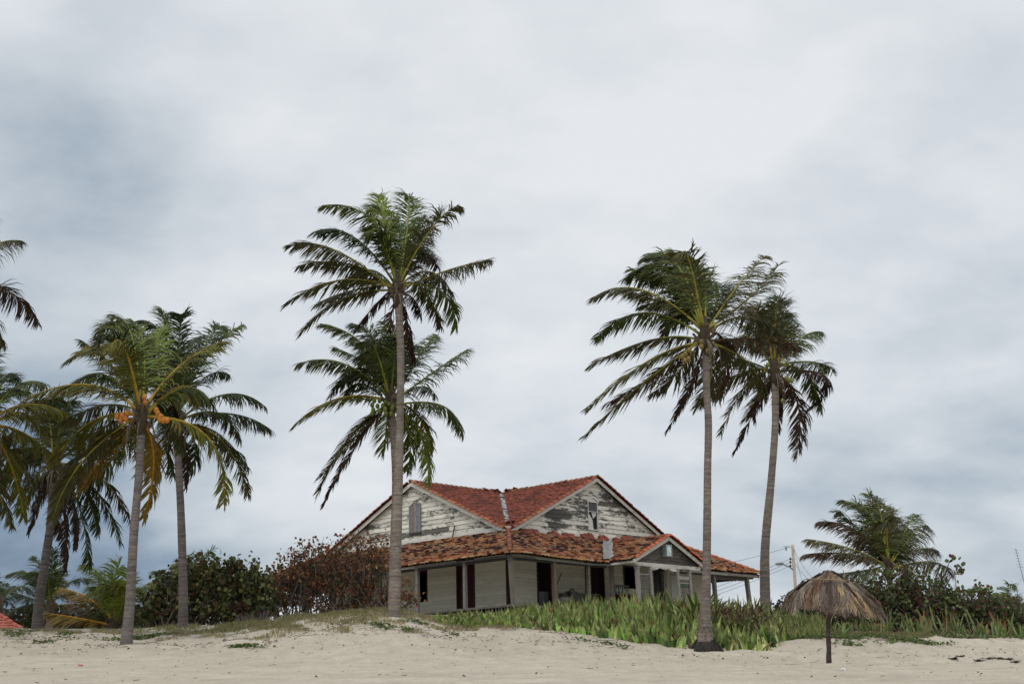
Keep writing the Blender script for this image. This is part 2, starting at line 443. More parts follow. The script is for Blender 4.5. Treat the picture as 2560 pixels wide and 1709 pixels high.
rn = random.Random(21)
def col_main(u, v, r):
    n = mnoise.noise(Vector((u*.8, v*1.2, 2)))
    c = (.215,.060,.036)
    if n > .25: c = (.145,.042,.028)
    return jit(c, .16, r)
def lip_porch(r, col):  # mostly pale tan, painting the light caught by the lower tile edges
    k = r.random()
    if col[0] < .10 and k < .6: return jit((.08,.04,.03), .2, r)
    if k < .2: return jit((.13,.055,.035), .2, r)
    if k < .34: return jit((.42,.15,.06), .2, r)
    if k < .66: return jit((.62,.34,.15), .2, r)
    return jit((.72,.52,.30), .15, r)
def col_porch(seed):  # tile faces kept dark so the painted lit edges stand out
    def f(u, v, r):
        n = mnoise.fractal(Vector((u*.35, v*2.2, seed)), 1, 2, 3)
        k = r.random() + n*.5
        if k < .35: c = (.07,.030,.022)
        elif k < .62: c = (.13,.046,.028)
        elif k < .85: c = (.21,.066,.035)
        else: c = (.30,.115,.055)
        if v < .3: c = lerp(c, (.36,.11,.05), .4)
        return jit(c, .15, r)
    return f
# --- main roof: two crossing gabled wings
roof_main = MB(); Z0 = ZP+.05
hR = (MR-Wp); hQ = 6.3; pitchR = (ZR-Z0)/hR; hL = (ML-Wp); 
def V3(a, b, c): return Vector((a, b, c))
sl = math.hypot(hR, ZR-Z0)
bI, aI = ML, MR      # ridges cross above (MR, ML)
# right gable wing (ridge runs along b at a=MR), left slope: from the valley to the ridge
Vl = V3(hR, 0, ZR-Z0)/sl
main_left = MB()
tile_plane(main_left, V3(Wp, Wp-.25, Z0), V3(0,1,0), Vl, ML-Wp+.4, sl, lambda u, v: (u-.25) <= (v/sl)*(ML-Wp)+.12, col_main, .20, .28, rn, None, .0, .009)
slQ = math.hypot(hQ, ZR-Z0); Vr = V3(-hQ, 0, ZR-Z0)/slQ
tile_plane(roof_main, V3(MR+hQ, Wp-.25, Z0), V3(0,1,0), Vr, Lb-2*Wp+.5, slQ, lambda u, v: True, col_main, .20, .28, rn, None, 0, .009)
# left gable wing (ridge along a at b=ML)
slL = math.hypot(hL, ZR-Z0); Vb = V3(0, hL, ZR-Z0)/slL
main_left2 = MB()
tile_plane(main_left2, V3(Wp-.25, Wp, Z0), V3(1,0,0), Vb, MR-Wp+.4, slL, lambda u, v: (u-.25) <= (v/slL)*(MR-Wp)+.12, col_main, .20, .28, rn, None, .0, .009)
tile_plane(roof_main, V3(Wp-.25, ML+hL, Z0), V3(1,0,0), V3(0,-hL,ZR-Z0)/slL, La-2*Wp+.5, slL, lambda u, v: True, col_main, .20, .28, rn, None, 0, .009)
roofo = hb(roof_main, 'main_roof', M_TILE)
o = hb(main_left, 'roof_slope', M_TILE, roofo); o = hb(main_left2, 'roof_slope', M_TILE, roofo)
for (p_, q_, w_, c_, n_) in ((V3(MR, Wp-.28, ZR), V3(MR, ML-.3, ZR), .11, (.33,.15,.09), 'ridge_tiles'), (V3(Wp-.28, ML, ZR), V3(MR-.3, ML, ZR), .11, (.31,.16,.10), 'ridge_tiles'),
        (V3(Wp+.05, Wp-.27, Z0+.03), V3(MR, Wp-.27, ZR+.03), .10, (.33,.105,.055), 'verge_tiles'), (V3(MR+hQ, Wp-.27, Z0+.03), V3(MR, Wp-.27, ZR+.03), .10, (.28,.09,.05), 'verge_tiles'),
        (V3(Wp-.27, Wp+.05, Z0+.03), V3(Wp-.27, ML, ZR+.03), .10, (.33,.105,.055), 'verge_tiles'), (V3(Wp-.27, ML+hL, Z0+.03), V3(Wp-.27, ML, ZR+.03), .10, (.26,.085,.05), 'verge_tiles')):
    rt = MB(); barrel_row(rt, p_, q_, w_, .37, c_, rn, .25); hb(rt, n_, M_TILE, roofo)
# underlay so that no light leaks
ul = MB(); e = .03
for a0, b0, a1, b1, c0, c1 in ():
    pass
ul.quad(V3(Wp, Wp-.2, Z0-e), V3(MR, Wp-.2, ZR-e), V3(MR, 17.3, ZR-e), V3(Wp, 17.3, Z0-e), (.1,.07,.05))
ul.quad(V3(MR, Wp-.2, ZR-e), V3(MR+hQ, Wp-.2, Z0-e), V3(MR+hQ, 17.3, Z0-e), V3(MR, 17.3, ZR-e), (.1,.07,.05))
ul.quad(V3(Wp-.2, Wp, Z0-e-.002), V3(Wp-.2, ML, ZR-e-.002), V3(17, ML, ZR-e-.002), V3(17, Wp, Z0-e-.002), (.1,.07,.05))
ul.quad(V3(Wp-.2, ML, ZR-e-.002), V3(Wp-.2, ML+hL, Z0-e-.002), V3(17, ML+hL, Z0-e-.002), V3(17, ML, ZR-e-.002), (.1,.07,.05))
# trim the underlay: keep only what lies below both wings
hb(ul, 'roof_sheathing', M_DARK, roofo).hide_render = False
# valley: exposed grey flashing with torn edges, lying over the tiles
vf = MB(); rv = random.Random(5); N = 26; prev = None
for i in range(N+1):
    t = .10 + .82*i/N
    p = V3(Wp+(MR-Wp)*t, Wp+(ML-Wp)*t, Z0+(ZR-Z0)*t+.02)
    wl = (.18 + .26*abs(mnoise.noise(Vector((i*.5, 1, 0)))))*(.6+t*.7); wr = (.24+.3*abs(mnoise.noise(Vector((i*.6, 9, 0)))))*(.6+t*.7)
    # each side climbs its own slope
    A = p + V3(-wl*.0, wl, 0) + V3(0, 0, .085 + wl*.0); A = V3(p.x, p.y+wl, p.z+.075); B = V3(p.x+wr, p.y, p.z+.075)
    if i % 7 == 5: A = p+V3(0,.03,.08)
    A.z = Z0+(A.x-Wp)*(ZR-Z0)/hR*1.0 + .14; B.z = Z0+(B.y-Wp)*(ZR-Z0)/hL + .14
    if prev and rv.random() > .06:
        c = jit((.24,.245,.25), .3, rv)
        vf.quad(prev[0], prev[1], p+V3(0,0,.12), A, c); c = jit((.12,.12,.12) if rv.random() < .4 else (.30,.31,.32), .2, rv)
        vf.quad(prev[1], prev[2], B, p+V3(0,0,.12), c)
    prev = (A, p+V3(0,0,.12), B)
hb(vf, 'valley_flashing', M_CONC, roofo)
# loose tiles where the ridges meet and at the foot of the valley
def loose(mb, c, s, rnd, col=(.27,.075,.045)):
    e_ = Euler((rnd.uniform(-.5,.5), rnd.uniform(-.5,.5), rnd.uniform(0,3)))
    X = Vector((s,0,0)); X.rotate(e_); Y = Vector((0,s*.7,0)); Y.rotate(e_); Z = Vector((0,0,.018)); Z.rotate(e_)
    mb.obox(c, X, Y, Z, jit(col, .25, rnd))
for k in range(15):
    q_ = min(1.3, abs(rn.gauss(0, .7))); lt = MB(); c_ = V3(MR-q_, ML+rn.uniform(-.12,.12), ZR+.07) if k % 2 else V3(MR+rn.uniform(-.12,.12), ML-q_, ZR+.07)
    loose(lt, c_+V3(0,0,rn.uniform(0,.07)), .17, rn, (.24,.07,.045)); hb(lt, 'loose_tile', M_TILE, roofo)
for k in range(14):
    q = rn.uniform(.1, 1.0); lt = MB(); loose(lt, V3(Wp+q*rn.uniform(.3,1.5), Wp+q*rn.uniform(.3,1.5), Z0+q*.5+.12), .14, rn, (.22,.065,.045)); hb(lt, 'loose_tile', M_TILE, roofo)
# --- porch roof
EA, EB, EP = 7.15, 12.65, 1.6      # entry gable: from a, to a, projection
EM = (EA+EB)/2; EZ = 1.27
sp = math.hypot(Wp, ZP)
pr = MB(); cf = col_porch(1.0)
es = EZ/(EM-EA)
def in_front(u, v):
    b = v/sp*Wp; a = u
    if not (b-.02 <= a <= La-b+.02): return False
    # cut away where the entry roof stands above the porch roof
    zp = b/Wp*ZP; ze = EZ - abs(a-EM)*es
    if ze > zp + .02 and EA < a < EB: return False
    return True
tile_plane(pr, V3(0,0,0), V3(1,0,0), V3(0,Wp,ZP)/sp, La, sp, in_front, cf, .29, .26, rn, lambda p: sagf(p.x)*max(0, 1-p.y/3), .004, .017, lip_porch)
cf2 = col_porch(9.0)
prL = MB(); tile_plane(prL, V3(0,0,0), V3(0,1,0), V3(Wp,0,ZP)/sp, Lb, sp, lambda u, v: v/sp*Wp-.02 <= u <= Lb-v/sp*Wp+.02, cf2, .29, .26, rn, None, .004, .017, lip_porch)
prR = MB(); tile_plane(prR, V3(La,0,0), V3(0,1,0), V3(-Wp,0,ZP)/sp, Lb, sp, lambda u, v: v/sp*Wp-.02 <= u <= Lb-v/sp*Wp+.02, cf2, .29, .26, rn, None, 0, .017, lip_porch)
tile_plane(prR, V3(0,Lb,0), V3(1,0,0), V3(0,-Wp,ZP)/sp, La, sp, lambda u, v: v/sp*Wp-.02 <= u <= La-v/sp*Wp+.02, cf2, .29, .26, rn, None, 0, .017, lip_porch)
pro = hb(pr, 'porch_roof', M_TILE); hb(prL, 'porch_roof', M_TILE); hb(prR, 'porch_roof', M_TILE)
og = (.38,.12,.06)
for (p_, q_, c_) in ((V3(.0,.0,.07), V3(Wp,Wp,ZP+.08), (.34,.13,.075)), (V3(La,0,.06), V3(La-Wp,Wp,ZP+.07), og), (V3(0,Lb,.06), V3(Wp,Lb-Wp,ZP+.07), og), (V3(La,Lb,.06), V3(La-Wp,Lb-Wp,ZP+.07), og)):
    hp = MB(); barrel_row(hp, p_, q_, .12, .36, c_, rn, .25); hb(hp, 'hip_tiles', M_TILE, pro)
# wall-side upstand tiles, loose and standing proud along the top of the right hand porch roof
for (x0, x1, y) in ((1306,1318,1333),(1321,1346,1336),(1377,1400,1341),(1411,1437,1345),(1458,1483,1346),(1504,1520,1351),(1540,1556,1356),(1560,1582,1353)):
    p0 = hit(x0, y-5, 'b', Wp-.2); p1 = hit(x1, y-1, 'b', Wp-.2)
    for k in range(3):
        c = p0.lerp(p1, .2+.3*k); c.z += .03*k*rn.random(); e_ = Euler((rn.uniform(-.25,.1), rn.uniform(-.1,.25), rn.uniform(-.1,.1)))
        X = Vector((.19,0,0)); X.rotate(e_); Y = Vector((0,.14,.17)); Y.rotate(e_); Z = Vector((0,-.04,.05)); Z.rotate(e_)
        us = MB(); us.obox(c, X, Y, Z, jit((.22,.065,.042), .25, rn)); hb(us, 'displaced_tile', M_TILE, pro)
# soffit deck under porch tiles and eave boards
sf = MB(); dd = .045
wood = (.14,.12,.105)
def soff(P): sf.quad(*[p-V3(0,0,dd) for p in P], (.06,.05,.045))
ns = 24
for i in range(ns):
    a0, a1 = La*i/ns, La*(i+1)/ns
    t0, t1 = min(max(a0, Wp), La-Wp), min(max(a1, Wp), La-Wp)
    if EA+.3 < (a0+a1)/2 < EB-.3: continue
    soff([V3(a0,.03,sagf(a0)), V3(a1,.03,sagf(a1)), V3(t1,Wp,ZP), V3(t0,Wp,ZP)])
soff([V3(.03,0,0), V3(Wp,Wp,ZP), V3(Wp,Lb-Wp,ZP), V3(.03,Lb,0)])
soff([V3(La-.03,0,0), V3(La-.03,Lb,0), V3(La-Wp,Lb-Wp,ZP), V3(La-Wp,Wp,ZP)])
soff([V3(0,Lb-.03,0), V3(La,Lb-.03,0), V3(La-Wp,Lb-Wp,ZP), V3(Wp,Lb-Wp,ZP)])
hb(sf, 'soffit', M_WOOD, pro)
fb = MB()
segs = [(0, 1.8), (1.8, 3.7), (3.7, 5.3), (5.3, EA)]
for a0, a1 in segs: fb.bar(V3(a0,.09,sagf(a0)-.13), V3(a1,.09,sagf(a1)-.13), .035, .07, jit((.08,.072,.065) if a1 < 3 else (.16,.15,.14), .2, rn))
for a0, a1 in ((EB, 14), (14, 17), (17, La)): fb.bar(V3(a0,.09,-.12), V3(a1,.09,-.12-.02), .04, .14, jit((.25,.23,.205), .2, rn))
k = 0
while k < Lb-.1:
    k2 = min(k+rn.uniform(1.2,2.6), Lb); fb.bar(V3(.09,k,-.12), V3(.09,k2,-.12), .035, rn.choice((.06,.07,.10)), jit(rn.choice(((.06,.055,.05),(.26,.25,.24),(.07,.065,.06))), .2, rn)); k = k2
fb.bar(V3(La-.09,0,-.12), V3(La-.09,Lb,-.12), .04, .14, (.16,.15,.14)); fb.bar(V3(0,Lb-.09,-.12), V3(La,Lb-.09,-.12), .04, .14, (.16,.15,.14))
hb(fb, 'fascia', M_WOODH, pro)
# porch beam
bm_ = MB()
bm_.bar(V3(.3,.32,-.2), V3(EA,.32,-.24), .10, .12, (.05,.045,.04)); bm_.bar(V3(EB,.32,-.2), V3(La-.3,.32,-.2), .12, .14, (.08,.07,.065))
bm_.bar(V3(.32,.40,-.2), V3(.32,Lb-.3,-.2), .10, .12, (.05,.045,.04)); bm_.bar(V3(La-.32,.4,-.2), V3(La-.32,Lb-.3,-.2), .10, .12, (.05,.045,.04))
bm_.bar(V3(.4,Lb-.3,-.2), V3(La-.4,Lb-.3,-.2), .10, .12, (.05,.045,.04))
hb(bm_, 'porch_beam', M_WOODH)
# --- clapboard walls
def boards(mb, axis, val, u0, u1, z0, z1, holes, top=None, pitch=.165, rnd=None, out=-1, peel=.25):
    rnd = rnd or R_; z = z0; Lmx = 4.2
    def P(u, d, zz): return V3(u, val+out*d, zz) if axis == 'b' else V3(val+out*d, u, zz)
    while z < z1-.01:
        zt = min(z+pitch, z1)
        lo, hi = u0, u1
        if top:
            lo2, hi2 = top(z+.01)
            lo, hi = max(lo, lo2), min(hi, hi2)
            lot, hit_ = top(zt); lot = max(lot, u0); hit_ = min(hit_, u1)
            if hi-lo < .05: break
        segs_ = [(lo, hi)]
        for (h0, h1, hz0, hz1) in holes:
            if z+pitch*.5 > hz0 and z+pitch*.5 < hz1:
                ns_ = []
                for a, b in segs_:
                    if h1 <= a or h0 >= b: ns_.append((a, b)); continue
                    if h0 > a: ns_.append((a, h0))
                    if h1 < b: ns_.append((h1, b))
                segs_ = ns_
        for a, b in segs_:
            u = a
            while u < b-.02:
                ue = min(b, u+rnd.uniform(1.6, Lmx)) 
                if b-ue < .5: ue = b
                ps = min(1, max(0, rnd.gauss(.5, peel))); vv = rnd.uniform(.86, 1.08)
                ua, ub = u, ue
                ta, tb = ua, ub
                if top:
                    if abs(ua-lo) < 1e-6: ta = min(lot, ub)
                    if abs(ub-hi) < 1e-6: tb = max(hit_, ua)
                    tb = max(tb, ta)
                c = (ps, vv, 0); cl_ = (ps, vv*.14, 0); dz = rnd.gauss(0, .004); so = abs(rnd.gauss(0, .004))  # board undersides darkened, painting the shade line below each lap
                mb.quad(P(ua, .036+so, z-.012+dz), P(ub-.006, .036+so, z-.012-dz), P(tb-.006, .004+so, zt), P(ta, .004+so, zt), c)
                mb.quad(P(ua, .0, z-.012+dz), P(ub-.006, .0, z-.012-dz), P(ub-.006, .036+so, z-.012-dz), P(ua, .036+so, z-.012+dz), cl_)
                u = ue
        z = zt
rw = random.Random(3)
WO = Wp+.12      # wall planes
zb = FZ
def doorhole(x0, x1, y0, y1, axis):
    p = hit(x0, y0, axis, WO); q = hit(x1, y1, axis, WO); i = 0 if axis == 'b' else 1
    return (min(p[i], q[i]), max(p[i], q[i]), (FZ if y1 > 1500 else min(p.z, q.z)), max(p.z, q.z))
fholes = [doorhole(1340,1379,1399,1520,'b'), doorhole(1474,1513,1402,1530,'b'), doorhole(1556,1590,1412,1470,'b'), doorhole(1632,1665,1418,1540,'b')]
lholes = [doorhole(1187,1143,1392,1530,'a'), doorhole(1069,1046,1425,1500,'a'), doorhole(905,880,1440,1560,'a')]
wa_end = hit(1762, 1450, 'b', WO)[0]
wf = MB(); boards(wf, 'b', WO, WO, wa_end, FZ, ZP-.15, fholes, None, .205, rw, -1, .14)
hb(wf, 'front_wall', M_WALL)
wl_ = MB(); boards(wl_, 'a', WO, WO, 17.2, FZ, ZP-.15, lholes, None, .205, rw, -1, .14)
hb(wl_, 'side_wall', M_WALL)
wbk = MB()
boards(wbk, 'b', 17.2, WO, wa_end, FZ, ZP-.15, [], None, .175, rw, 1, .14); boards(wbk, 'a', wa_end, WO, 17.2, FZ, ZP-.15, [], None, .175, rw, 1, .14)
hb(wbk, 'rear_wall', M_WALL)
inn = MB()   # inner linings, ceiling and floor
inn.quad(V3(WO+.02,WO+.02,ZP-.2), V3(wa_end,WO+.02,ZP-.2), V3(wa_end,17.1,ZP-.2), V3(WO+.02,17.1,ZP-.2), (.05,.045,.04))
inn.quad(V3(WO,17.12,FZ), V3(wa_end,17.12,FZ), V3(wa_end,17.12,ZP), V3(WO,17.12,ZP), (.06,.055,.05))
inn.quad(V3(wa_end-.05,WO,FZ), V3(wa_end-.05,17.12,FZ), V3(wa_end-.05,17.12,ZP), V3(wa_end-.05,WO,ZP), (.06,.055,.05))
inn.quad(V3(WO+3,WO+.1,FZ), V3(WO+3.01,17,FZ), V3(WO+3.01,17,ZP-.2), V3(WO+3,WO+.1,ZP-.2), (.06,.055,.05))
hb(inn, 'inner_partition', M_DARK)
# corner boards
cb = MB(); cb.box((WO-.05, WO-.05, FZ), (WO+.05, WO+.0, ZP-.18), (.05,.02,.02)); cb.box((WO-.05, WO+.0, FZ), (WO+.0, WO+.20, ZP-.18), (.05,.02,.02))
hb(cb, 'corner_board', M_WOOD)
# gables
GO = Wp+.05
pR = (ZR-Z0)/hR; pL_ = (ZR-Z0)/hL
def topR(z): h = (ZR-.12-z)/pR; return (MR-h, MR+h*hQ/hR)
def topL(z): h = (ZR-.12-z)/pL_; return (ML-h, ML+h)
wr0 = hit(1467, 1254, 'b', GO); wr1 = hit(1494, 1324, 'b', GO)
gR = MB(); boards(gR, 'b', GO, Wp, La-Wp, Z0-.1, ZR-.1, [(wr0.x, wr1.x, wr1.z, wr0.z)], topR, .235, rw, -1, .3)
gRo = hb(gR, 'gable_wall', M_GAB)
wl0 = hit(1028, 1270, 'a', GO); wl1 = hit(1053, 1328, 'a', GO)
gL = MB(); boards(gL, 'a', GO, Wp, Lb-Wp, Z0-.1, ZR-.1, [], topL, .235, rw, -1, .25)
gLo = hb(gL, 'gable_wall', M_GABL)
# backing behind the gables
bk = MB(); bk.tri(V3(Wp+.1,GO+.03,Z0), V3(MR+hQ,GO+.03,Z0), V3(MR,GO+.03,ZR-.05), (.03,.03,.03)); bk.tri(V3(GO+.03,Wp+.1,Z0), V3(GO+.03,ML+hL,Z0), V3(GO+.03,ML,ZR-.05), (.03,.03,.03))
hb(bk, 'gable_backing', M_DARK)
# skirting band at the foot of the gables
sk = MB(); sk.bar(V3(Wp,GO-.05,ZP+.12), V3(MR+hQ-.3,GO-.05,ZP+.05), .03, .22, (.1,.95,0)); sk.bar(V3(GO-.05,Wp+.05,ZP+.12), V3(GO-.05,ML+hL-.3,ZP+.12), .03, .22, (.1,.95,0))
hb(sk, 'gable_apron', M_TRIM)
# bargeboards
bg_ = MB()
def barge(p, q, w=.17, gv=.9):
    bg_.bar(p, q, .04, w, (.38,gv,0)); 
bo = .14
barge(V3(Wp+.0,Wp-.2,Z0-bo+.02), V3(MR,Wp-.2,ZR-bo+.02)); barge(V3(MR,Wp-.2,ZR-bo+.02), V3(MR+hQ+.1,Wp-.2,Z0-bo-.03))
barge(V3(Wp-.2,Wp+.0,Z0-bo+.02), V3(Wp-.2,ML,ZR-bo+.02), .19, 1.0); barge(V3(Wp-.2,ML,ZR-bo+.02), V3(Wp-.2,ML+hL+.1,Z0-bo-.03), .19, .95)
hb(bg_, 'bargeboard', M_TRIM, roofo)
# right gable window: broken panes, little pediment
gw = MB(); i0, i1, zb0, zt0 = wr0.x, wr1.x, wr1.z, wr0.z; F = GO-.07
for (a, b) in ((i0, i0+.05), (i1-.05, i1)): gw.box((a, F, zb0), (b, F+.06, zt0), (.3,.8,0))
gw.box((i0-.03, F-.01, zb0-.06), (i1+.03, F+.06, zb0), (.4,.8,0)); gw.box((i0-.05, F-.02, zt0), (i1+.05, F+.06, zt0+.06), (.3,.9,0))
mid = (i0+i1)/2
gw.bar(V3(i0-.08,F-.01,zt0+.07), V3(mid,F-.01,zt0+.31), .05, .07, (.3,.95,0)); gw.bar(V3(mid,F-.012,zt0+.31), V3(i1+.08,F-.012,zt0+.07), .05, .07, (.3,.95,0))
gw.tri(V3(i0,F+.025,zt0+.06), V3(i1,F+.025,zt0+.06), V3(mid,F+.025,zt0+.27), (.3,.9,0))
hh = (zt0-zb0); gw.box((i0+.05, F+.01, zb0+hh*.64), (i1-.05, F+.04, zb0+hh*.67), (.5,.8,0))
gwo = hb(gw, 'attic_window', M_TRIM, gRo)
gp = MB(); gp.quad(V3(i0+.05,F+.03,zb0+hh*.67), V3(i1-.05,F+.03,zb0+hh*.67), V3(i1-.05,F+.03,zt0), V3(i0+.05,F+.03,zt0), (.05,.05,.06))
hb(gp, 'pane', M_METAL, gwo)
gc = MB(); xm = i0+(i1-i0)*.55
gc.quad(V3(i0+.05,F+.05,zb0), V3(xm,F+.05,zb0), V3(xm-.05,F+.05,zb0+hh*.36), V3(i0+.06,F+.05,zb0+hh*.62), (.60,.62,.58))
gc.quad(V3(xm,F+.05,zb0+hh*.40), V3(i1-.12,F+.05,zb0+hh*.52), V3(i1-.1,F+.05,zb0+hh*.64), V3(i0+.3,F+.05,zb0+hh*.64), (.55,.57,.55))
hb(gc, 'torn_curtain', M_STRAW, gwo)
# left gable shutter: grey five-sided boarded hatch
sh = MB(); j0, j1, zs0, zs1 = min(wl0.y, wl1.y), max(wl0.y, wl1.y), wl1.z, wl0.z; F = GO-.09; jm = (j0+j1)/2; n = 5
for k in range(n):
    a = j0+(j1-j0)*k/n; b = j0+(j1-j0)*(k+1)/n-.012
    f_ = lambda y: zs1 + (.24*(1-abs(y-jm)/((j1-j0)/2)))
    c = jit((.21,.215,.225) if k != 2 else (.30,.25,.18), .15, rn)
    n0 = len(sh.v); sh.v += [(F, a, zs0), (F, b, zs0), (F, b, f_(b)), (F, a, f_(a)), (F+.04, a, zs0), (F+.04, b, zs0), (F+.04, b, f_(b)), (F+.04, a, f_(a))]
    for q_ in ((0,1,2,3), (4,7,6,5), (0,4,5,1), (1,5,6,2), (2,6,7,3), (3,7,4,0)): sh.face(tuple(n0+x for x in q_), c)
sh.box((F-.03, j0-.06, zs0-.02), (F+.04, j0, zs1+.05), (.24,.24,.24)); sh.box((F-.03, j1, zs0-.02), (F+.04, j1+.06, zs1+.05), (.26,.26,.26))
sh.bar(V3(F-.01, j0-.06, zs1+.04), V3(F-.01, jm, zs1+.31), .05, .06, (.26,.25,.25)); sh.bar(V3(F-.012, jm, zs1+.31), V3(F-.012, j1+.06, zs1+.04), .05, .06, (.24,.24,.24))
sh.box((F-.03, j0-.08, zs0-.08), (F+.04, j1+.08, zs0-.02), (.10,.09,.085))
hb(sh, 'shutter', M_WOOD, gLo)
# stick leaning on left gable
st = MB(); p = hit(1137, 1312, 'a', GO-.12); q = hit(1130, 1348, 'a', GO-.3); st.bar(p, q, .05, .05, (.08,.07,.06)); hb(st, 'loose_batten', M_WOOD, gLo)
# --- deck and posts
dk = MB()
kk = .12
while kk < La-.1: dk.box((kk+.003, .12, FZ-.05), (kk+.14, Wp+.15, FZ), jit((.20,.185,.17), .15, rn)); kk += .143
kk = Wp+.16
while kk < Lb-.1: dk.box((.12, kk+.003, FZ-.05), (Wp+.15, kk+.14, FZ), jit((.20,.185,.17), .15, rn)); kk += .143
dk.box((Wp+.15, Wp+.16, FZ-.04), (La-.1, Lb-.1, FZ-.003), (.1,.09,.08))
dko = hb(dk, 'porch_deck', M_WOOD)
rb = MB(); rb.bar(V3(.05,.08,FZ-.06), V3(La,.08,FZ-.06), .05, .09, (.12,.11,.10)); rb.bar(V3(.08,.12,FZ-.06), V3(.08,Lb,FZ-.06), .05, .09, (.12,.11,.10))
kk = .2
while kk < Lb: rb.bar(V3(.2,kk,GZ-.3), V3(.2,kk,FZ-.1), .10, .02, jit((.15,.14,.13), .25, rn), up=Vector((1,0,0))); kk += rn.uniform(.14,.3)
kk = .2
while kk < La: rb.bar(V3(kk,.2,GZ-.3), V3(kk,.2,FZ-.1), .10, .02, jit((.15,.14,.13), .25, rn), up=Vector((0,1,0))); kk += rn.uniform(.14,.3)
hb(rb, 'deck_skirt', M_WOODH, dko)
pcol = (.15,.135,.12)
def post(a, b, w=.17, top=-.12, lean=(0,0), col=pcol, z0=FZ):
    m_ = MB(); p0 = V3(a+lean[0], b+lean[1], z0); p1 = V3(a, b, top)
    pts = 4
    for k in range(pts):
        s0 = p0.lerp(p1, k/pts); s1 = p0.lerp(p1, (k+1)/pts+.004)
        m_.bar(s0, s1, w*rn.uniform(.93,1.05), w*rn.uniform(.93,1.05), jit(col, .08, rn), up=Vector((0,1,0)))
    m_.box((a-w*.62, b-w*.62, top-.14), (a+w*.62, b+w*.62, top-.0), jit(col, .1, rn))
    return hb(m_, 'porch_post', M_WOOD)
post(.30, .30, .16, lean=(.06,-.08))
pa = lambda x: hit(x, 1450, 'b', .32)[0]
post(pa(1385), .32, .18, lean=(.03,0), col=(.15,.11,.09)); post(pa(1471), .32, .15); post(pa(1529), .32, .16, lean=(.05,0))
pb_ = lambda x: hit(x, 1470, 'a', .32)[1]
for x in (1163, 1044, 943, 835, 760, 690): post(.32, pb_(x), .16, col=(.19,.175,.165))
post(pa(1784), .32, .18, lean=(.12,0)); post(pa(1866), .32, .20, lean=(.18,-.05)); post(La-.3, 7, .16); post(La-.3, 13, .16); post(La-.3, Lb-.3, .16)
for a in (6, 12): post(a, Lb-.3, .16)
# torn fringe hanging below the right hand beam
fr = MB()
for i in range(26):
    a = pa(1790)+ (pa(1862)-pa(1790))*i/26; L = .10+.16*abs(mnoise.noise(Vector((i*.7, 3, 0)))); fr.obox(V3(a, .36, -.30-L/2), Vector((.055,0,0)), Vector((0,.008,0)), Vector((0,0,L/2)), (.09,.075,.065))
hb(fr, 'torn_lining', M_WOOD, pro)
# doors and openings on the two walls
def panel(name, holes_i, axis, col, d=.08, mats=None, n=6, zf=(0,1), parent=None, w=(0,1)):
    h0, h1, z0_, z1_ = holes_i; m_ = MB(); W_ = h1-h0; h0, h1 = h0+W_*w[0], h0+W_*w[1]; z1n = z0_+(z1_-z0_)*zf[1]; z0n = z0_+(z1_-z0_)*zf[0]
    for k in range(n):
        a = h0+(h1-h0)*k/n+.004; b = h0+(h1-h0)*(k+1)/n-.004; dd_ = d + .012*(k % 2)
        if axis == 'b': m_.box((a, WO+dd_, z0n), (b, WO+dd_+.03, z1n), jit(col, .12, rn))
        else: m_.box((WO+dd_, a, z0n), (WO+dd_+.03, b, z1n), jit(col, .12, rn))
    return hb(m_, name, mats or M_WOOD, parent)
def frame(h, axis, col=(.06,.022,.02), w=.09, mt=None):
    h0, h1, z0_, z1_ = h; m_ = MB()
    for (u, v, za, zc) in ((h0, h0+w, z0_, z1_), (h1-w, h1, z0_, z1_), (h0+w, h1-w, z1_-w, z1_)):
        if axis == 'b': m_.box((u, WO-.05, za), (v, WO+.07, zc), col)
        else: m_.box((WO-.05, u, za), (WO+.07, v, zc), col)
    return hb(m_, 'door_frame', mt or M_WOOD)
brown = (.060,.018,.018)
d = frame(fholes[0], 'b'); panel('door', fholes[0], 'b', (.20,.19,.19), .12, M_METAL, 9, (0,.40), d, (.08,.93))
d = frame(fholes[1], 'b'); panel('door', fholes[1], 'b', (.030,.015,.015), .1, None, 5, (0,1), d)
d = frame(fholes[2], 'b', (.07,.06,.055)); 
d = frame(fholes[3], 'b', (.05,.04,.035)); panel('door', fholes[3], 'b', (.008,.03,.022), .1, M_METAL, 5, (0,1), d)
d = frame(lholes[0], 'a'); panel('door', lholes[0], 'a', brown, .06, None, 7, (0,1), d)
d = frame(lholes[1], 'a', brown, .07)
d = frame(lholes[2], 'a', brown, .07); panel('door', lholes[2], 'a', brown, .06, None, 5, (0,1), d)
ex = MB(); s0 = hit(1465, 1450, 'b', WO-.04)[0]; ex.box((s0-.05, WO-.07, FZ), (s0+.08, WO-.03, ZP-.6), (.07,.02,.02)); hb(ex, 'door_jamb', M_WOOD)
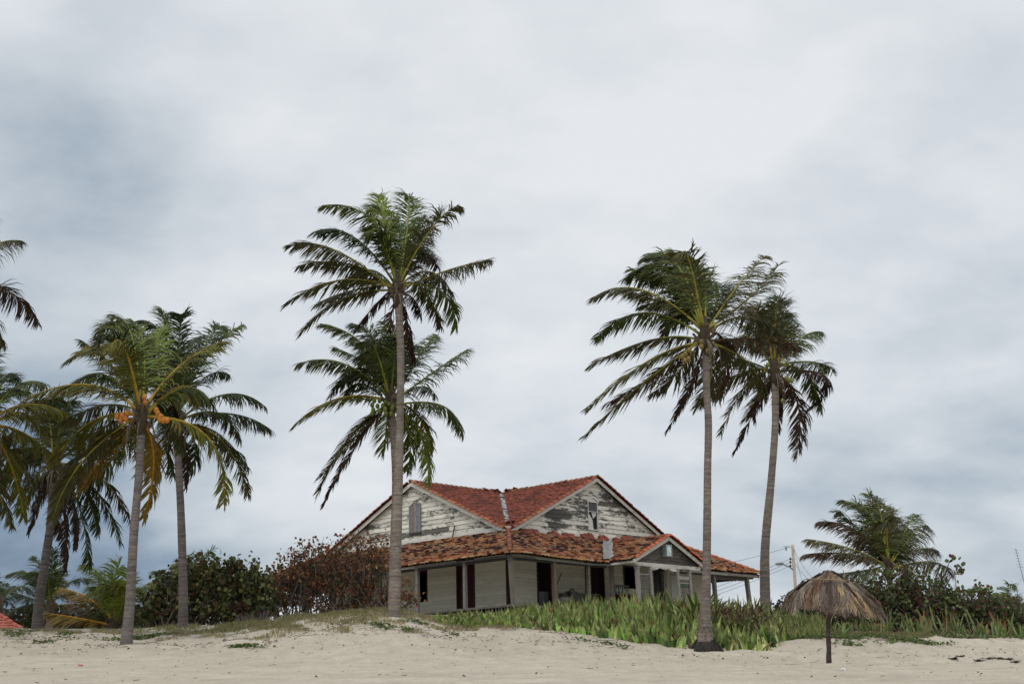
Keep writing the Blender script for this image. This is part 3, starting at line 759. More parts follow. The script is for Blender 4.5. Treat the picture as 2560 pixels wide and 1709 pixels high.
# --- entry gable porch
F = -EP
en = MB(); ls = math.hypot(EM-EA, EZ); cf3 = col_porch(4.5)
Lent = EP + Wp*EZ/ZP
def in_e(u, v):
    b = u-EP; z = v/ls*EZ; return z >= (b/Wp*ZP)-.04 or b < 0
tile_plane(en, V3(EA,F,0), V3(0,1,0), V3(EM-EA,0,EZ)/ls, Lent, ls, in_e, cf3, .29, .26, rn, None, .0, .017, lip_porch)
tile_plane(en, V3(EB,F,0), V3(0,1,0), V3(EM-EB,0,EZ)/ls, Lent, ls, in_e, cf3, .29, .26, rn, None, .0, .017, lip_porch)
eno = hb(en, 'entry_roof', M_TILE)
newt = (.47,.13,.055)
ev = MB(); barrel_row(ev, V3(EA-.05,F-.03,.03), V3(EM,F-.03,EZ+.06), .11, .34, newt, rn, .1); hb(ev, 'verge_tiles', M_TILE, eno)
ev = MB(); barrel_row(ev, V3(EB+.05,F-.03,.03), V3(EM,F-.03,EZ+.06), .11, .34, newt, rn, .12); hb(ev, 'verge_tiles', M_TILE, eno)
ev = MB(); barrel_row(ev, V3(EM,F+.1,EZ+.03), V3(EM,Lent-EP,EZ+.03), .10, .36, (.30,.12,.08), rn, .2); hb(ev, 'ridge_tiles', M_TILE, eno)
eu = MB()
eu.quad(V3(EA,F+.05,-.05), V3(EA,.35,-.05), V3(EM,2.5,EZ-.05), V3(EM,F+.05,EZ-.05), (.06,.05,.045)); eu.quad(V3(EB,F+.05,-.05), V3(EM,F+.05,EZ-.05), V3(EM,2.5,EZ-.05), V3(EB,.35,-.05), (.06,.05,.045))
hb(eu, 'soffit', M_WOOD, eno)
# grey flashing sheet exposed in the left valley
vf2 = MB(); rv = random.Random(12); prev = None; N = 9
for i in range(N+1):
    t = i/N; a = EA+(EM-EA)*t*1.0-.05; b = t*Wp*EZ/ZP; z = t*EZ+.17
    w1 = .50-.1*t+rv.uniform(-.07,.07); w2 = .30+rv.uniform(-.12,.12)
    L_ = V3(a-w1, b, z-.0); Mi = V3(a, b, z-.03); Ri = V3(a+w2, b-.05, z+w2*es)
    if i == 0: L_.z += sagf(5)
    if prev:
        vf2.quad(prev[0], prev[1], Mi, L_, jit((.23,.23,.22), .08, rv))
        if i not in (40,): vf2.quad(prev[1], prev[2], Ri, Mi, jit((.27,.27,.26), .1, rv))
    prev = (L_, Mi, Ri)
hb(vf2, 'valley_flashing', M_CONC, pro)
ef = MB(); tw = (.42,.8,0)
ef.bar(V3(EA-.12,F+.04,-.13), V3(EM,F+.04,EZ-.10), .05, .17, tw); ef.bar(V3(EM,F+.04,EZ-.10), V3(EB+.12,F+.04,-.13), .05, .17, tw)
ef.bar(V3(EA+.02,F+.05,-.14), V3(EA+.02,.1,-.14), .04, .10, (.6,.7,0)); ef.bar(V3(EB-.02,F+.05,-.14), V3(EB-.02,.1,-.14), .04, .10, (.6,.7,0))
hb(ef, 'bargeboard', M_TRIM, eno)
eg = MB(); GF = F+.28
def topE(z): h = (EZ-.12-z)/es; return (EM-h, EM+h)
boards(eg, 'b', GF, EA, EB, -.10, EZ-.1, [], topE, .17, rw, -1, .1)
M_GABE = m_clap('grey_clapboard', (.22,.20,.175), (.06,.052,.046), .42, .12)
ego = hb(eg, 'entry_gable', M_GABE)
eb = MB(); pe = lambda x: hit(x, 1450, 'b', F+.2)[0]
pA, pB, pC, pD = pe(1594), pe(1626), pe(1694), pe(1724)
eb.box((EA+.1, F+.14, -.30), (EB-.1, F+.24, -.12), (.45,.8,0))
hb(eb, 'entry_beam', M_TRIM, ego)
ec = MB()
for k in range(12):     # scalloped trim under the beam
    a0 = pB+.1+(pC-pB-.2)*k/12; a1 = pB+.1+(pC-pB-.2)*(k+1)/12; t = (k+.5)/12*2-1; dz = .06+.16*abs(t)**3+.03*math.cos(t*math.pi*3)
    ec.box((a0, F+.155, -.30-dz), (a1, F+.21, -.303), (.5,.85,0))
hb(ec, 'arched_trim', M_TRIM, ego)
for a, w in ((pA, .17), (pB, .14), (pC, .14), (pD, .14)): post(a, F+.2, w, -.30, (.04,-.02), (.27,.25,.235))
def louvre(a0, a1, ztop, green=False):
    m_ = MB(); z = FZ+.2
    while z < ztop:
        m_.obox(V3((a0+a1)/2, F+.2, z), Vector(((a1-a0)/2,0,0)), Vector((0,.045,.02)), Vector((0,-.004,.009)), jit((.20,.19,.18), .2, rn) if not (green and -1.2 < z < -.9) else (.02,.09,.06)); z += .105
    m_.box((a0, F+.17, ztop), (a1, F+.22, ztop+.05), (.30,.29,.27)); m_.box(((a0+a1)/2-.012, F+.25, FZ+.2), ((a0+a1)/2+.012, F+.27, ztop), (.2,.19,.18))
    hb(m_, 'louvre_screen', M_WOOD)
louvre(pA+.12, pB-.09, -.72); louvre(pC+.09, pD-.09, -1.02, True)
eb2 = MB(); eb2.box((pC+.09, F+.17, -.82), (pD-.09, F+.22, -.66), (.3,.29,.27)); hb(eb2, 'cross_rail', M_WOOD)
# floodlight on the entry gable
lp = hit(1668, 1376, 'b', GF-.2); fx = MB()
fx.box((lp.x-.22, GF-.34, lp.z-.29), (lp.x+.22, GF-.05, lp.z-.25), (.30,.32,.32)); fx.box((lp.x-.22, GF-.34, lp.z+.25), (lp.x+.22, GF-.05, lp.z+.29), (.34,.36,.36))
fx.box((lp.x-.22, GF-.34, lp.z-.25), (lp.x-.185, GF-.05, lp.z+.25), (.26,.30,.29)); fx.box((lp.x+.185, GF-.34, lp.z-.25), (lp.x+.22, GF-.05, lp.z+.25), (.34,.36,.36)); fx.box((lp.x-.185, GF-.09, lp.z-.25), (lp.x+.185, GF-.055, lp.z+.25), (.5,.52,.5))
fo = hb(fx, 'floodlight', M_METAL, ego)
gg = MB(); gg.box((lp.x-.18, GF-.31, lp.z-.245), (lp.x+.18, GF-.30, lp.z+.245), (.4,.48,.46)); hb(gg, 'lamp_glass', M_GLASS, fo)
gb = MB(); gb.ball((lp.x+.03, GF-.345, lp.z-.03), .07, .02, .12, (.85,.88,.86)); hb(gb, 'lamp_bulb', M_METAL, fo)
# entry interior: inner posts, steps
for x, w, c in ((1660, .2, (.20,.18,.165)), (1667, .13, (.27,.25,.23))): 
    p = hit(x, 1470, 'b', .5); post(p.x, .5, w, -.2, (0,0), c)
stp = MB()
for k in range(3): stp.box((pB, F-.35*k-.2, FZ-.18*(k+1)), (pC, F-.35*k+.2, FZ-.18*(k+1)+.05), (.2,.19,.18))
stp.box((EA+.05, F+.1, FZ-.05), (EB-.05, .1, FZ), (.2,.185,.17)); hb(stp, 'entry_steps', M_WOOD)

# --- clutter standing on the porch (things of their own, placed in world space)
def hw(a, b, z): return HC + uR*a + uL*b + Vector((0,0,z))
def pthing(name, px_, b, label, cat):
    p = hit(px_, 1500, 'b', b); return empty(name, hw(p.x, b, FZ), label, cat, None, TH), p.x
t, a0 = pthing('stove', 1407, 2.2, 'old whitish box stove under a pan on the porch by the brown post', 'stove')
m_ = MB(); m_.box((-.38,-.3,.06), (.38,.3,.62), (.45,.43,.38)); m_.box((-.43,-.34,.62), (.43,.34,.68), (.25,.23,.2)); 
for x in (-.33,.33):
    for y in (-.25,.25): m_.box((x-.03,y-.03,0), (x+.03,y+.03,.06), (.2,.2,.2))
t2 = m_.build('stove_body', M_METAL, t, local=True); m_ = MB(); m_.box((-.28,-.325,.15), (.28,-.302,.5), (.22,.19,.17)); m_.build('oven_door', M_METAL, t2, local=True)
m_ = MB(); m_.tube([(.05,0,.7),(.05,0,.86)], [.2,.24], 14, (.09,.075,.06)); m_.tube([(.27,0,.84),(.55,.02,.88)], .02, 6, (.06,.05,.05)); 
o = m_.build('cooking_pan', M_METAL, None, offset=(0,0,0)); o.location = hw(a0, 2.2, FZ); o.rotation_euler = (0,0,TH); tag(o, 'dark pan with a handle resting on the old stove', 'pan')
t, a0 = pthing('washing_machine', 1431, 2.0, 'tall dark rusty machine between the stove and the olive panel', 'machine')
m_ = MB(); m_.tube([(0,0,.0),(0,0,.1),(0,0,.85),(0,0,.95)], [.2,.24,.24,.19], 14, (.10,.08,.065)); m_.build('drum', M_METAL, t, local=True)
m_ = MB(); m_.box((-.3,-.2,.9), (.25,.2,.98), (.14,.115,.09)); m_.tube([(-.2,0,.98),(-.05,0,1.1),(.2,.05,1.04)], .05, 8, (.12,.10,.08)); m_.build('wringer', M_METAL, t, local=True)
t, a0 = pthing('table_top', 1463, 1.9, 'olive green panel table standing beside the dark doorway', 'table')
m_ = MB(); m_.box((-.95,-.04,.18), (1.0,.0,.86), (.055,.06,.025)); m_.build('green_panel', M_METAL, t, local=True)
m_ = MB(); m_.box((-1.0,-.06,.86), (1.05,.5,.90), (.075,.08,.035)); m_.build('top', M_METAL, t, local=True)
for x in (-.85,.9):
    for y in (.03,.42): m_ = MB(); m_.box((x-.03,y-.03,0), (x+.03,y+.03,.86), (.05,.045,.03)); m_.build('leg', M_WOOD, t, local=True)
t, a0 = pthing('covered_counter', 1560, .95, 'counter draped in dark red cloth beside the louvred entry screen', 'counter')
m_ = MB(); m_.box((-.62,-.3,.1), (.62,.3,.80), (.085,.010,.018)); m_.build('red_cloth', M_STRAW, t, local=True)
m_ = MB(); m_.box((-.70,-.36,.80), (.68,.36,.86), (.22,.12,.10)); m_.build('counter_top', M_WOOD, t, local=True)
m_ = MB()
for x in (-.45,-.2,.08): m_.tube([(x,.05,.86),(x,.05,1.06),(x,.05,1.16)], [.05,.05,.02], 8, jit((.14,.16,.15), .3, rn))
o = m_.build('bottle_row', M_GLASS, None, offset=(0,0,0)); o.location = hw(a0, .95, FZ); o.rotation_euler = (0,0,TH); tag(o, 'row of three dark bottles standing on the red draped counter', 'bottles')
t, a0 = pthing('shelf_rack', 1552, 2.4, 'dark metal rack of slats behind the red draped counter', 'rack')
m_ = MB()
for k in range(9): m_.box((-.6+.15*k,-.02,.1), (-.6+.15*k+.03,.02,1.45), (.06,.06,.06))
m_.box((-.65,-.03,1.42), (.7,.03,1.5), (.09,.085,.08)); m_.box((-.65,-.2,.8), (.7,.2,.84), (.08,.07,.06)); m_.build('rack_frame', M_METAL, t, local=True)
m_ = MB(); m_.bar(hit(1404,1432,'b',WO-.06), hit(1392,1460,'b',WO-.3), .03, .03, (.10,.06,.03)); 
o = m_.build('stick', M_WOOD, None, offset=(0,0,0)); o.location = HC; o.rotation_euler = (0,0,TH); tag(o, 'thin dark stick leaning on the porch wall beside the brown post', 'stick')
t, a0 = pthing('white_board', 1686, 1.4, 'pale cloth panel hanging inside the entry porch', 'panel')
m_ = MB(); m_.box((-.22,-.015,.9), (.2,.015,2.1), (.40,.40,.36)); m_.build('cloth', M_STRAW, t, local=True); m_ = MB(); m_.box((-.26,-.02,2.1), (.24,.02,2.14), (.1,.09,.08)); m_.build('rail', M_WOOD, t, local=True)

# neighbouring roof at the far left edge
nb = empty('neighbour_house', at(-60, 1600, 62), 'low building with a bright red tiled roof at the left edge behind the sand', 'house')
p = at(92, 1582, 62); q = at(0, 1552, 64); r_ = at(-230, 1470, 67); s_ = at(-260, 1600, 60)
m_ = MB(); U = Vector((1, .12, 0)).normalized(); V = Vector((-.12*.8, .8, .6)).normalized()
apex = at(-200, 1480, 66)
P0 = Vector((apex.x-3, 62-.3, p.z-.35)); rr = random.Random(4)
wtot = p.x-P0.x
zt = apex.z
# a hipped roof: front plane with its right hip running up to the left
lv = (zt-P0.z)/V.z
tile_plane(m_, P0, U, V, wtot, lv, lambda u, v: u < wtot-(v/lv)*4.3, lambda u, v, r: jit((.36,.115,.08), .12, r), .20, .22, rr, None, 0, .004)
m_.build('roof', M_TILE, nb)
m_ = MB(); e0 = P0+U*wtot; e1 = P0+U*(wtot-4.3)+V*lv; barrel_row(m_, e0, e1, .11, .36, (.38,.10,.07), rr, .1); m_.build('hip_tiles', M_TILE, nb)
m_ = MB(); m_.box((P0.x, P0.y+.3, P0.z-3), (P0.x+wtot-.6, P0.y+4.5, P0.z-.05), (.45,.43,.38)); m_.build('wall', M_CONC, nb)

# ------------------------------------------------------------------ palms
GREEN = dict(a=(.045,.072,.011), b=(.085,.122,.014), tip=(.13,.10,.045), ra=(.27,.27,.04))
DARK = dict(a=(.024,.042,.010), b=(.042,.064,.012), tip=(.06,.045,.028), ra=(.14,.15,.03))
LITE = dict(a=(.12,.18,.025), b=(.22,.26,.035), tip=(.15,.14,.08), ra=(.18,.21,.05))
YEL = dict(a=(.075,.098,.012), b=(.15,.145,.016), tip=(.17,.10,.028), ra=(.42,.26,.03))
ORG = dict(a=(.13,.10,.012), b=(.22,.14,.015), tip=(.15,.075,.03), ra=(.55,.25,.02))
BRN = dict(a=(.06,.036,.022), b=(.085,.050,.03), tip=(.10,.062,.04), ra=(.13,.08,.035))
GBR = dict(a=(.045,.060,.015), b=(.085,.078,.022), tip=(.11,.068,.042), ra=(.33,.28,.05))
DED = dict(a=(.035,.020,.014), b=(.05,.028,.018), tip=(.06,.036,.024), ra=(.07,.04,.02))
SCH = dict(g=GREEN, d=DARK, l=LITE, y=YEL, o=ORG, b=BRN, m=GBR, x=DED)
WIND = Vector((-1.0, .15, .12))
def frond(base, mid, tip, sch, rnd, ll=.85, dens=1.0, droop=1.0, wind=.35):
    mb = MB(); c = mid*2 - (base+tip)/2
    f = lambda t: base*(1-t)**2 + c*(2*t*(1-t)) + tip*t*t
    L = sum((f((i+1)/20)-f(i/20)).length for i in range(20))
    n = 16; pts = [f(i/n) for i in range(n+1)]
    rad = [.032*(1-i/n)**.8+.007 for i in range(n+1)]; rad[0] = .055; rad[1] = .042
    if sch in 'yo': rad = [x*1.3 for x in rad]
    sc = SCH[sch]
    rc = [lerp(sc['ra'], sc['b'], max(0, (i/n-.5))*1.1) for i in range(n)]
    mb.tube(pts, rad, 5, rc)
    ns = int(L/.034*dens); tw = rnd.uniform(-.5, .5); tone = rnd.uniform(.8, 1.2)
    clump = [0, 0]; prevT = None
    for i in range(ns):
        t = .13+.87*i/ns + rnd.uniform(-.004,.004); t = min(t, 1)
        p = f(t); T = (f(min(1, t+.01))-f(max(0, t-.01))).normalized()
        Nn = Vector((0,0,1)) - T*T.z
        if Nn.length < .25: Nn = Nn + Vector((.25, -.4, 0))
        Nn.normalize(); Sd = T.cross(Nn).normalized()
        rot = Matrix.Rotation(tw*(.3+t), 3, T); Sd = rot @ Sd; Nn = rot @ Nn
        if i % 6 == 0: clump = [rnd.gauss(0, .16), rnd.gauss(0, .16)]; gap = [rnd.random(), rnd.random()]
        for si, sg in enumerate((-1, 1)):
            if gap[si] < .07 or rnd.random() < .03: continue
            prof = (.45+.75*min(1, t*3.2))*(1-.62*max(0, (t-.5)/.5)**1.5); Lf = ll*prof*rnd.uniform(.72,1.12)
            A = math.radians(26+34*t)+clump[si]+rnd.gauss(0, .13)
            d = Sd*(sg*math.cos(A)) + T*math.sin(A) + Nn*(.30-.1*t+rnd.gauss(0,.13)+clump[1-si]*.8)
            hz = math.sqrt(max(0, 1-T.z*T.z)); d = d + Vector((0,0,-1))*(.62*hz*droop)+WIND*(.10*hz)
            d.normalize(); q = p.copy(); wv = T - d*T.dot(d)
            if wv.length < .05: wv = Nn.copy()
            wv.normalize(); wid = .020*rnd.uniform(.8,1.2)
            if rnd.random() < .12: Lf *= .7
            colA = jit(lerp(sc['a'], sc['b'], rnd.random()), .22, rnd)
            colA = tuple(x*tone for x in colA)
            tipc = jit(sc['tip'], .25, rnd); brown = max(0, min(1, rnd.gauss(.35, .3)))
            n0 = len(mb.v)
            mb.v.append(tuple(q-wv*wid*.6)); mb.v.append(tuple(q+wv*wid*.6))
            gsum = droop*rnd.uniform(.75,1.2)
            for k in range(3):
                g = (.05, .26, .55)[k]*gsum
                d = (d + Vector((0,0,-1))*g + WIND*wind*(.12, .3, .45)[k]).normalized()
                q = q + d*(Lf/3)
                wv2 = (wv - d*wv.dot(d)); wv2 = wv2.normalized() if wv2.length > .05 else wv
                a = n0+2*k
                cc = lerp(colA, tipc, brown*(.0, .35, .9)[k])
                if k < 2:
                    w = wid*(1.0, .8)[k]; mb.v.append(tuple(q-wv2*w)); mb.v.append(tuple(q+wv2*w)); mb.face((a, a+1, a+3, a+2), cc)
                else:
                    mb.v.append(tuple(q)); mb.face((a, a+1, a+4-2), cc)
    return mb
def trunk_mb(pts, rad, rnd, flare=None, ring=.10, col=(.155,.130,.112)):
    """pts: world control points bottom to top"""
    mb = MB(); P = [Vector(p) for p in pts]
    def cr(i, t):
        p0, p1, p2, p3 = P[max(i-1,0)], P[i], P[i+1], P[min(i+2,len(P)-1)]
        return .5*((2*p1)+(p2-p0)*t+(2*p0-5*p1+4*p2-p3)*t*t+(3*p1-p0-3*p2+p3)*t**3)
    path = []
    for i in range(len(P)-1):
        k = max(2, int((P[i+1]-P[i]).length/(ring/2)))
        path += [cr(i, j/k) for j in range(k)]
    path.append(P[-1]); N = len(path); rr = []; cc = []
    for i in range(N):
        s = i/(N-1); r = rad[0]+(rad[1]-rad[0])*min(1, s*1.6)
        h = (path[i]-path[0]).length
        if flare: r += flare*math.exp(-h/.35) + flare*.35*math.exp(-h/1.1)
        r *= 1 + (.009 if i % 2 else -.008) + rnd.uniform(-.015,.015) + .04*mnoise.noise(Vector((h*1.3, rad[0]*50, 0)))
        rr.append(r*(1.0 if rnd.random() > .05 else .96)); k_ = (.91 if i % 2 else 1.03)*(1+.3*mnoise.noise(Vector((h*.8, rad[0]*90, 7))))*(.74 if rnd.random() < .05 else 1)
        cc.append(jit(tuple(x*k_ for x in col), .14, rnd))
    mb.tube(path, rr, 14, cc)
    return mb
def palm(label, base, center, Yc, fr, tp=None, rad=(.17,.12), flare=.1, cat='palm tree', nuts=None, seed=1, Lr=4.2, zt=None, fill=5, fills='gd', ll=.76, tcol=(.155,.130,.112), group=None, name='coconut_palm', wind=.6, basefib=False, bx=None, nfl=None):
    rnd = random.Random(seed); T = lambda u, v: (zt[0]+u/zt[2], zt[1]+v/zt[2])
    cpx = T(*center); C = at(cpx[0], cpx[1], Yc)
    if base is not None: B = gpt(base[0], base[1], Yc)
    else: B = Vector((C.x, Yc, gz(C.x, Yc)))
    root = empty(name, B, label, cat, group)
    pts = [B - Vector((0,0,.15))] + [at(x, y, Yc) for (x, y) in (tp or [])] + [C]
    trunk_mb(pts, rad, rnd, flare, col=tcol).build('trunk', M_TRUNK, root)
    cr = MB()   # heart of the crown: fibre sheath and old boots
    for k in range(16):
        a = rnd.uniform(0, 6.28); d = Vector((math.cos(a), math.sin(a), 0)); h = rnd.uniform(-.45,.2)
        s0 = C+d*rad[1]*.8+Vector((0,0,h)); s1 = s0+d*rnd.uniform(.12,.3)+Vector((0,0,rnd.uniform(.1,.4)))
        cr.bar(s0, s1, rnd.uniform(.06,.13), .04, jit((.13,.095,.065), .3, rnd))
    cr.tube([C+Vector((0,0,-.6)), C+Vector((0,0,-.2)), C+Vector((0,0,.25)), C+Vector((0,0,.7))], [rad[1]*1.0, rad[1]*1.5, rad[1]*1.5, .05], 9, (.07,.055,.035))
    for k in range(10):   # hanging dry strands
        a = rnd.uniform(0, 6.28); d = Vector((math.cos(a), math.sin(a), 0)); s0 = C+d*.15+Vector((0,0,-.1)); L = rnd.uniform(.5,1.2)
        cr.tube([s0, s0+d*.25+Vector((0,0,-L*.3)), s0+d*.3+Vector((0,0,-L))], [.03,.02,.006], 4, jit((.14,.11,.085), .3, rnd))
    crown = cr.build('crown', M_TRUNK, root)
    lst = []
    for e_ in fr:
        mx_, my_, tx_, ty_, s = e_[:5]; L = e_[5] if len(e_) > 5 else Lr*rnd.uniform(.95,1.05); sgn = e_[6] if len(e_) > 6 else rnd.choice((-1,1))
        m2 = T(mx_, my_); t2 = T(tx_, ty_)
        M0 = at(m2[0], m2[1], Yc); T0 = at(t2[0], t2[1], Yc)
        proj = (M0-C).length+(T0-M0).length
        dt = sgn*.6*math.sqrt(max(.0, L*L-proj*proj)) if L > proj else rnd.uniform(-.3,.3)
        if dt < -1.2: dt = -dt
        lst.append((at(m2[0], m2[1], Yc+dt*.55), at(t2[0], t2[1], Yc+dt), s))
    for k in range(fill):   # fronds that point away from or toward the viewer
        a = rnd.uniform(-.9,.9)+(math.pi/2 if k % 3 else -math.pi/2); el = rnd.uniform(.1,1.15) if k % 3 else rnd.uniform(.9,1.25); L = Lr*rnd.uniform(.8,1)
        d = Vector((math.cos(a)*math.cos(el), math.sin(a)*math.cos(el), math.sin(el)))
        M0 = C+d*L*.5+Vector((0,0,.2)); T0 = C+d*L*.86-Vector((0,0,L*.30)); lst.append((M0, T0, rnd.choice(fills)))
    for (M0, T0, s) in lst:
        b0 = C + (M0-C).normalized()*.12 + Vector((0,0,rnd.uniform(-.1,.25)))
        dead = s in 'x'
        frond(b0, M0, T0, s, rnd, ll*(.62 if dead else 1), 1.0, 1.5 if dead else 1.0, wind).build('frond', M_PALM, crown)
    for (u, v, c, dY) in (nuts or []):
        q = T(u, v); p = at(q[0], q[1], Yc+dY); m_ = MB(); m_.ball((0,0,0),   .078, .078, .098, jit(c, .15, rnd)); 
        m_.v = [(x+p.x, y+p.y, z+p.z) for x, y, z in m_.v]; m_.build('coconut', M_NUT, crown)
    return root
Z8 = (700, 460, 1.866); Z1B = (1440, 600, 2.613); Z7 = (0, 560, 2.1186); Z4 = (1900, 1180, 3.136); Z6 = (0, 1240, 3.343)
P1F = [(430,170,195,100,'g'),(490,180,458,50,'l'),(600,150,585,45,'g'),(700,215,835,100,'m'),(665,260,765,115,'b'),(340,245,155,225,'d'),(260,310,45,285,'m'),
 (330,375,85,380,'m'),(270,450,25,560,'m'),(320,500,170,560,'m'),(280,540,90,700,'m'),(440,570,345,690,'x'),(790,400,980,352,'m'),(750,500,820,670,'g'),(625,540,655,630,'x'),
 (600,700,625,830,'x'),(640,230,650,155,'d'),(670,330,735,390,'b'),(480,150,420,130,'d'),(420,400,300,470,'g'),(560,250,520,130,'d'),(620,330,700,250,'m'),(520,610,512,690,'x',1.4)]
P2F = [(400,760,190,650,'g'),(450,740,330,650,'d'),(530,760,480,640,'g'),(290,835,80,840,'g'),(350,880,235,995,'d'),(270,1000,60,1130,'y'),(330,1170,175,1450,'m'),
 (340,1240,200,1505,'x'),(380,1150,175,1380,'m'),(500,1110,480,1260,'l'),(650,800,725,700,'g'),(740,860,875,770,'g'),(650,945,725,985,'d'),(760,1035,845,1170,'g'),
 (650,1090,700,1250,'y'),(655,1170,690,1400,'l'),(605,1160,590,1340,'g'),(595,810,640,750,'d'),(480,800,420,700,'d'),(560,800,560,680,'d'),(380,930,300,990,'d'),(430,860,250,760,'g')]
P3F = [(650,150,430,120,'g'),(720,160,600,110,'g'),(560,260,340,260,'g'),(680,300,470,230,'m'),(610,195,320,250,'g'),(740,250,625,65,'l'),(430,325,105,380,'m'),(440,475,130,645,'g'),(500,650,85,820,'m'),(470,790,70,1110,'m'),(430,940,50,1285,'m'),(560,850,190,1070,'b'),
 (680,850,490,1000,'m'),(740,960,590,1250,'x'),(930,330,850,285,'d'),(1050,310,1240,100,'m'),(1150,360,1325,160,'m'),(1110,500,1330,620,'m'),(1150,650,1475,700,'b'),(975,700,930,1040,'b'),
 (1110,790,1230,1000,'m'),(700,230,480,110,'d'),(770,260,800,180,'g'),(650,330,360,190,'g'),(600,430,330,330,'d'),(700,420,420,430,'g'),(880,900,780,1090,'m'),(820,200,690,105,'g'),(960,400,1040,330,'d')]
P4F = [(1330,570,1170,490,'y'),(1370,600,1395,480,'d'),(1290,520,1300,360,'d'),(1470,640,1612,600,'g'),(1540,795,1680,850,'g'),(1500,870,1595,1110,'g'),(1640,900,1505,1110,'x'),
 (1450,1080,1440,1420,'b'),(1110,950,945,1270,'m'),(1180,1090,1025,1400,'x'),(1200,1010,1100,1170,'m'),(1060,880,800,1080,'m'),(1150,800,1000,760,'g'),(1330,500,1360,400,'d'),
 (1230,600,1190,420,'g'),(1240,650,1090,560,'g'),(1400,700,1440,560,'d'),(1330,1010,1320,1250,'x'),(1400,950,1400,1060,'x'),(1280,900,1150,1090,'m')]
P5F = [(575,660,340,740,'y'),(640,560,520,590,'g'),(700,600,600,490,'g'),(760,650,690,500,'g'),(820,680,850,545,'l'),(960,745,1190,620,'y'),(460,850,120,935,'y'),(540,960,340,1060,'m'),
 (580,1180,420,1420,'o'),(490,1160,330,1400,'m'),(440,1250,280,1560,'m'),(560,1070,400,1200,'y'),(865,890,940,1060,'b'),(1100,1130,1185,1480,'y'),(815,1250,760,1560,'o'),(640,1180,520,1350,'g'),
 (960,860,1060,940,'y'),(600,760,430,620,'g'),(560,800,380,850,'g'),(700,700,560,640,'g'),(730,620,650,530,'l'),(780,1180,830,1330,'y'),(480,1050,270,1280,'y'),(600,1130,400,1330,'y')]
P6F = [(870,620,730,510,'d'),(885,620,850,450,'g'),(950,600,975,470,'d'),(1100,700,1285,530,'g'),(1090,640,1190,540,'d'),(1090,810,1220,800,'d'),(1200,900,1410,970,'d'),(1230,1005,1450,1100,'d'),
 (1150,1000,1270,1145,'m'),(1180,1150,1310,1440,'m'),(1140,1100,1320,1300,'g'),(870,1130,920,1340,'d'),(990,700,1055,600,'d'),(880,750,800,600,'d'),(985,1230,985,1400,'x'),(1030,1150,1010,1330,'d')]
P7F = [(330,1020,200,930,'d'),(350,960,410,870,'d'),(150,1190,0,1210,'d'),(180,1230,90,1310,'m'),(420,1150,480,1050,'d'),(520,1330,690,1570,'m'),(500,1400,640,1690,'d'),(390,1500,400,1720,'x'),
 (340,1560,350,1840,'x'),(230,1400,150,1640,'x'),(130,1110,30,1180,'d'),(420,1500,470,1820,'d'),(240,1050,130,940,'d'),(300,1000,300,880,'d'),(420,1300,560,1350,'m'),(200,1330,110,1520,'m'),(440,1400,520,1640,'d'),(300,1560,330,1650,'x')]
P8F = [(150,955,350,1000,'y'),(120,1000,245,1120,'y'),(130,1110,310,1250,'y'),(100,1220,195,1480,'m'),(60,1280,130,1560,'y'),(100,850,245,850,'g'),(30,810,95,830,'d'),(-20,1350,60,1600,'m'),
 (-150,850,-300,760,'g'),(-220,1000,-420,1050,'g'),(-60,780,-40,640,'g'),(-200,1200,-330,1450,'m'),(10,900,160,890,'g')]
P9F = [(-40,120,120,90,'m'),(30,345,205,530,'b'),(-60,500,15,640,'m'),(-300,150,-480,160,'g'),(-350,350,-560,480,'g'),(-250,500,-300,720,'m')]
P13F = [(935,430,850,165,'g'),(900,380,640,215,'g'),(800,470,600,300,'d'),(760,460,460,385,'b'),(720,600,370,522,'m'),(690,640,340,645,'b'),(1005,400,965,245,'g'),(1045,560,1030,400,'g'),(1130,480,1215,325,'g'),
 (1210,470,1320,420,'m'),(1230,610,1400,615,'m'),(1340,700,1480,790,'m'),(770,775,560,795,'d'),(960,400,905,190,'m'),(880,500,750,230,'g'),(980,520,900,300,'g'),(860,600,680,500,'b'),(1100,600,1170,440,'g'),(940,600,830,420,'m'),(1000,560,1000,300,'d'),(1060,640,1080,500,'g')]
P10F = [(270,660,60,655,'d'),(430,650,450,440,'d'),(350,650,290,500,'d'),(260,850,100,800,'d'),(580,720,770,690,'d'),(250,900,60,970,'d'),(250,1020,80,1110,'d'),(580,900,700,900,'m'),(480,720,490,560,'g'),(330,750,200,620,'d'),(520,1000,640,1060,'x'),(340,1000,220,1100,'d'),(400,780,380,600,'g')]
P11F = [(945,800,1000,510,'l'),(880,720,700,570,'l'),(850,920,770,760,'y'),(740,850,490,765,'o'),(640,1015,375,975,'o'),(1050,950,1190,820,'y'),(1140,800,1320,700,'l'),(1050,800,1060,600,'l'),(1100,1000,1260,1000,'y'),(900,850,830,680,'g'),(1000,850,1030,700,'l'),(780,980,600,900,'b'),(870,900,950,700,'g'),(1080,1040,1200,1080,'m')]
P12F = [(1400,680,1285,625,'g'),(1590,620,1780,440,'g'),(1500,700,1490,545,'g'),(1570,680,1600,490,'g'),(1380,760,1260,740,'g'),(1540,700,1560,560,'d')]
P16F = [(60,780,130,745,'d'),(20,770,65,720,'d'),(60,850,150,830,'d'),(60,950,140,1000,'d'),(-60,770,-140,720,'d'),(40,1000,100,1090,'d'),(30,870,110,900,'d')]
BARK = (.225,.188,.160)
nutO = [(x+620, y+1020, (.45,.15,.015), -.25) for x, y in ((0,0),(28,-8),(55,-20),(20,20),(48,12))] + [(x+835, y+1000, (.47,.16,.015), -.3) for x, y in ((0,0),(15,18),(-8,-16),(30,40),(50,38),(12,36))] + [(765,915,(.45,.2,.03),-.2),(768,945,(.45,.2,.03),-.2)]
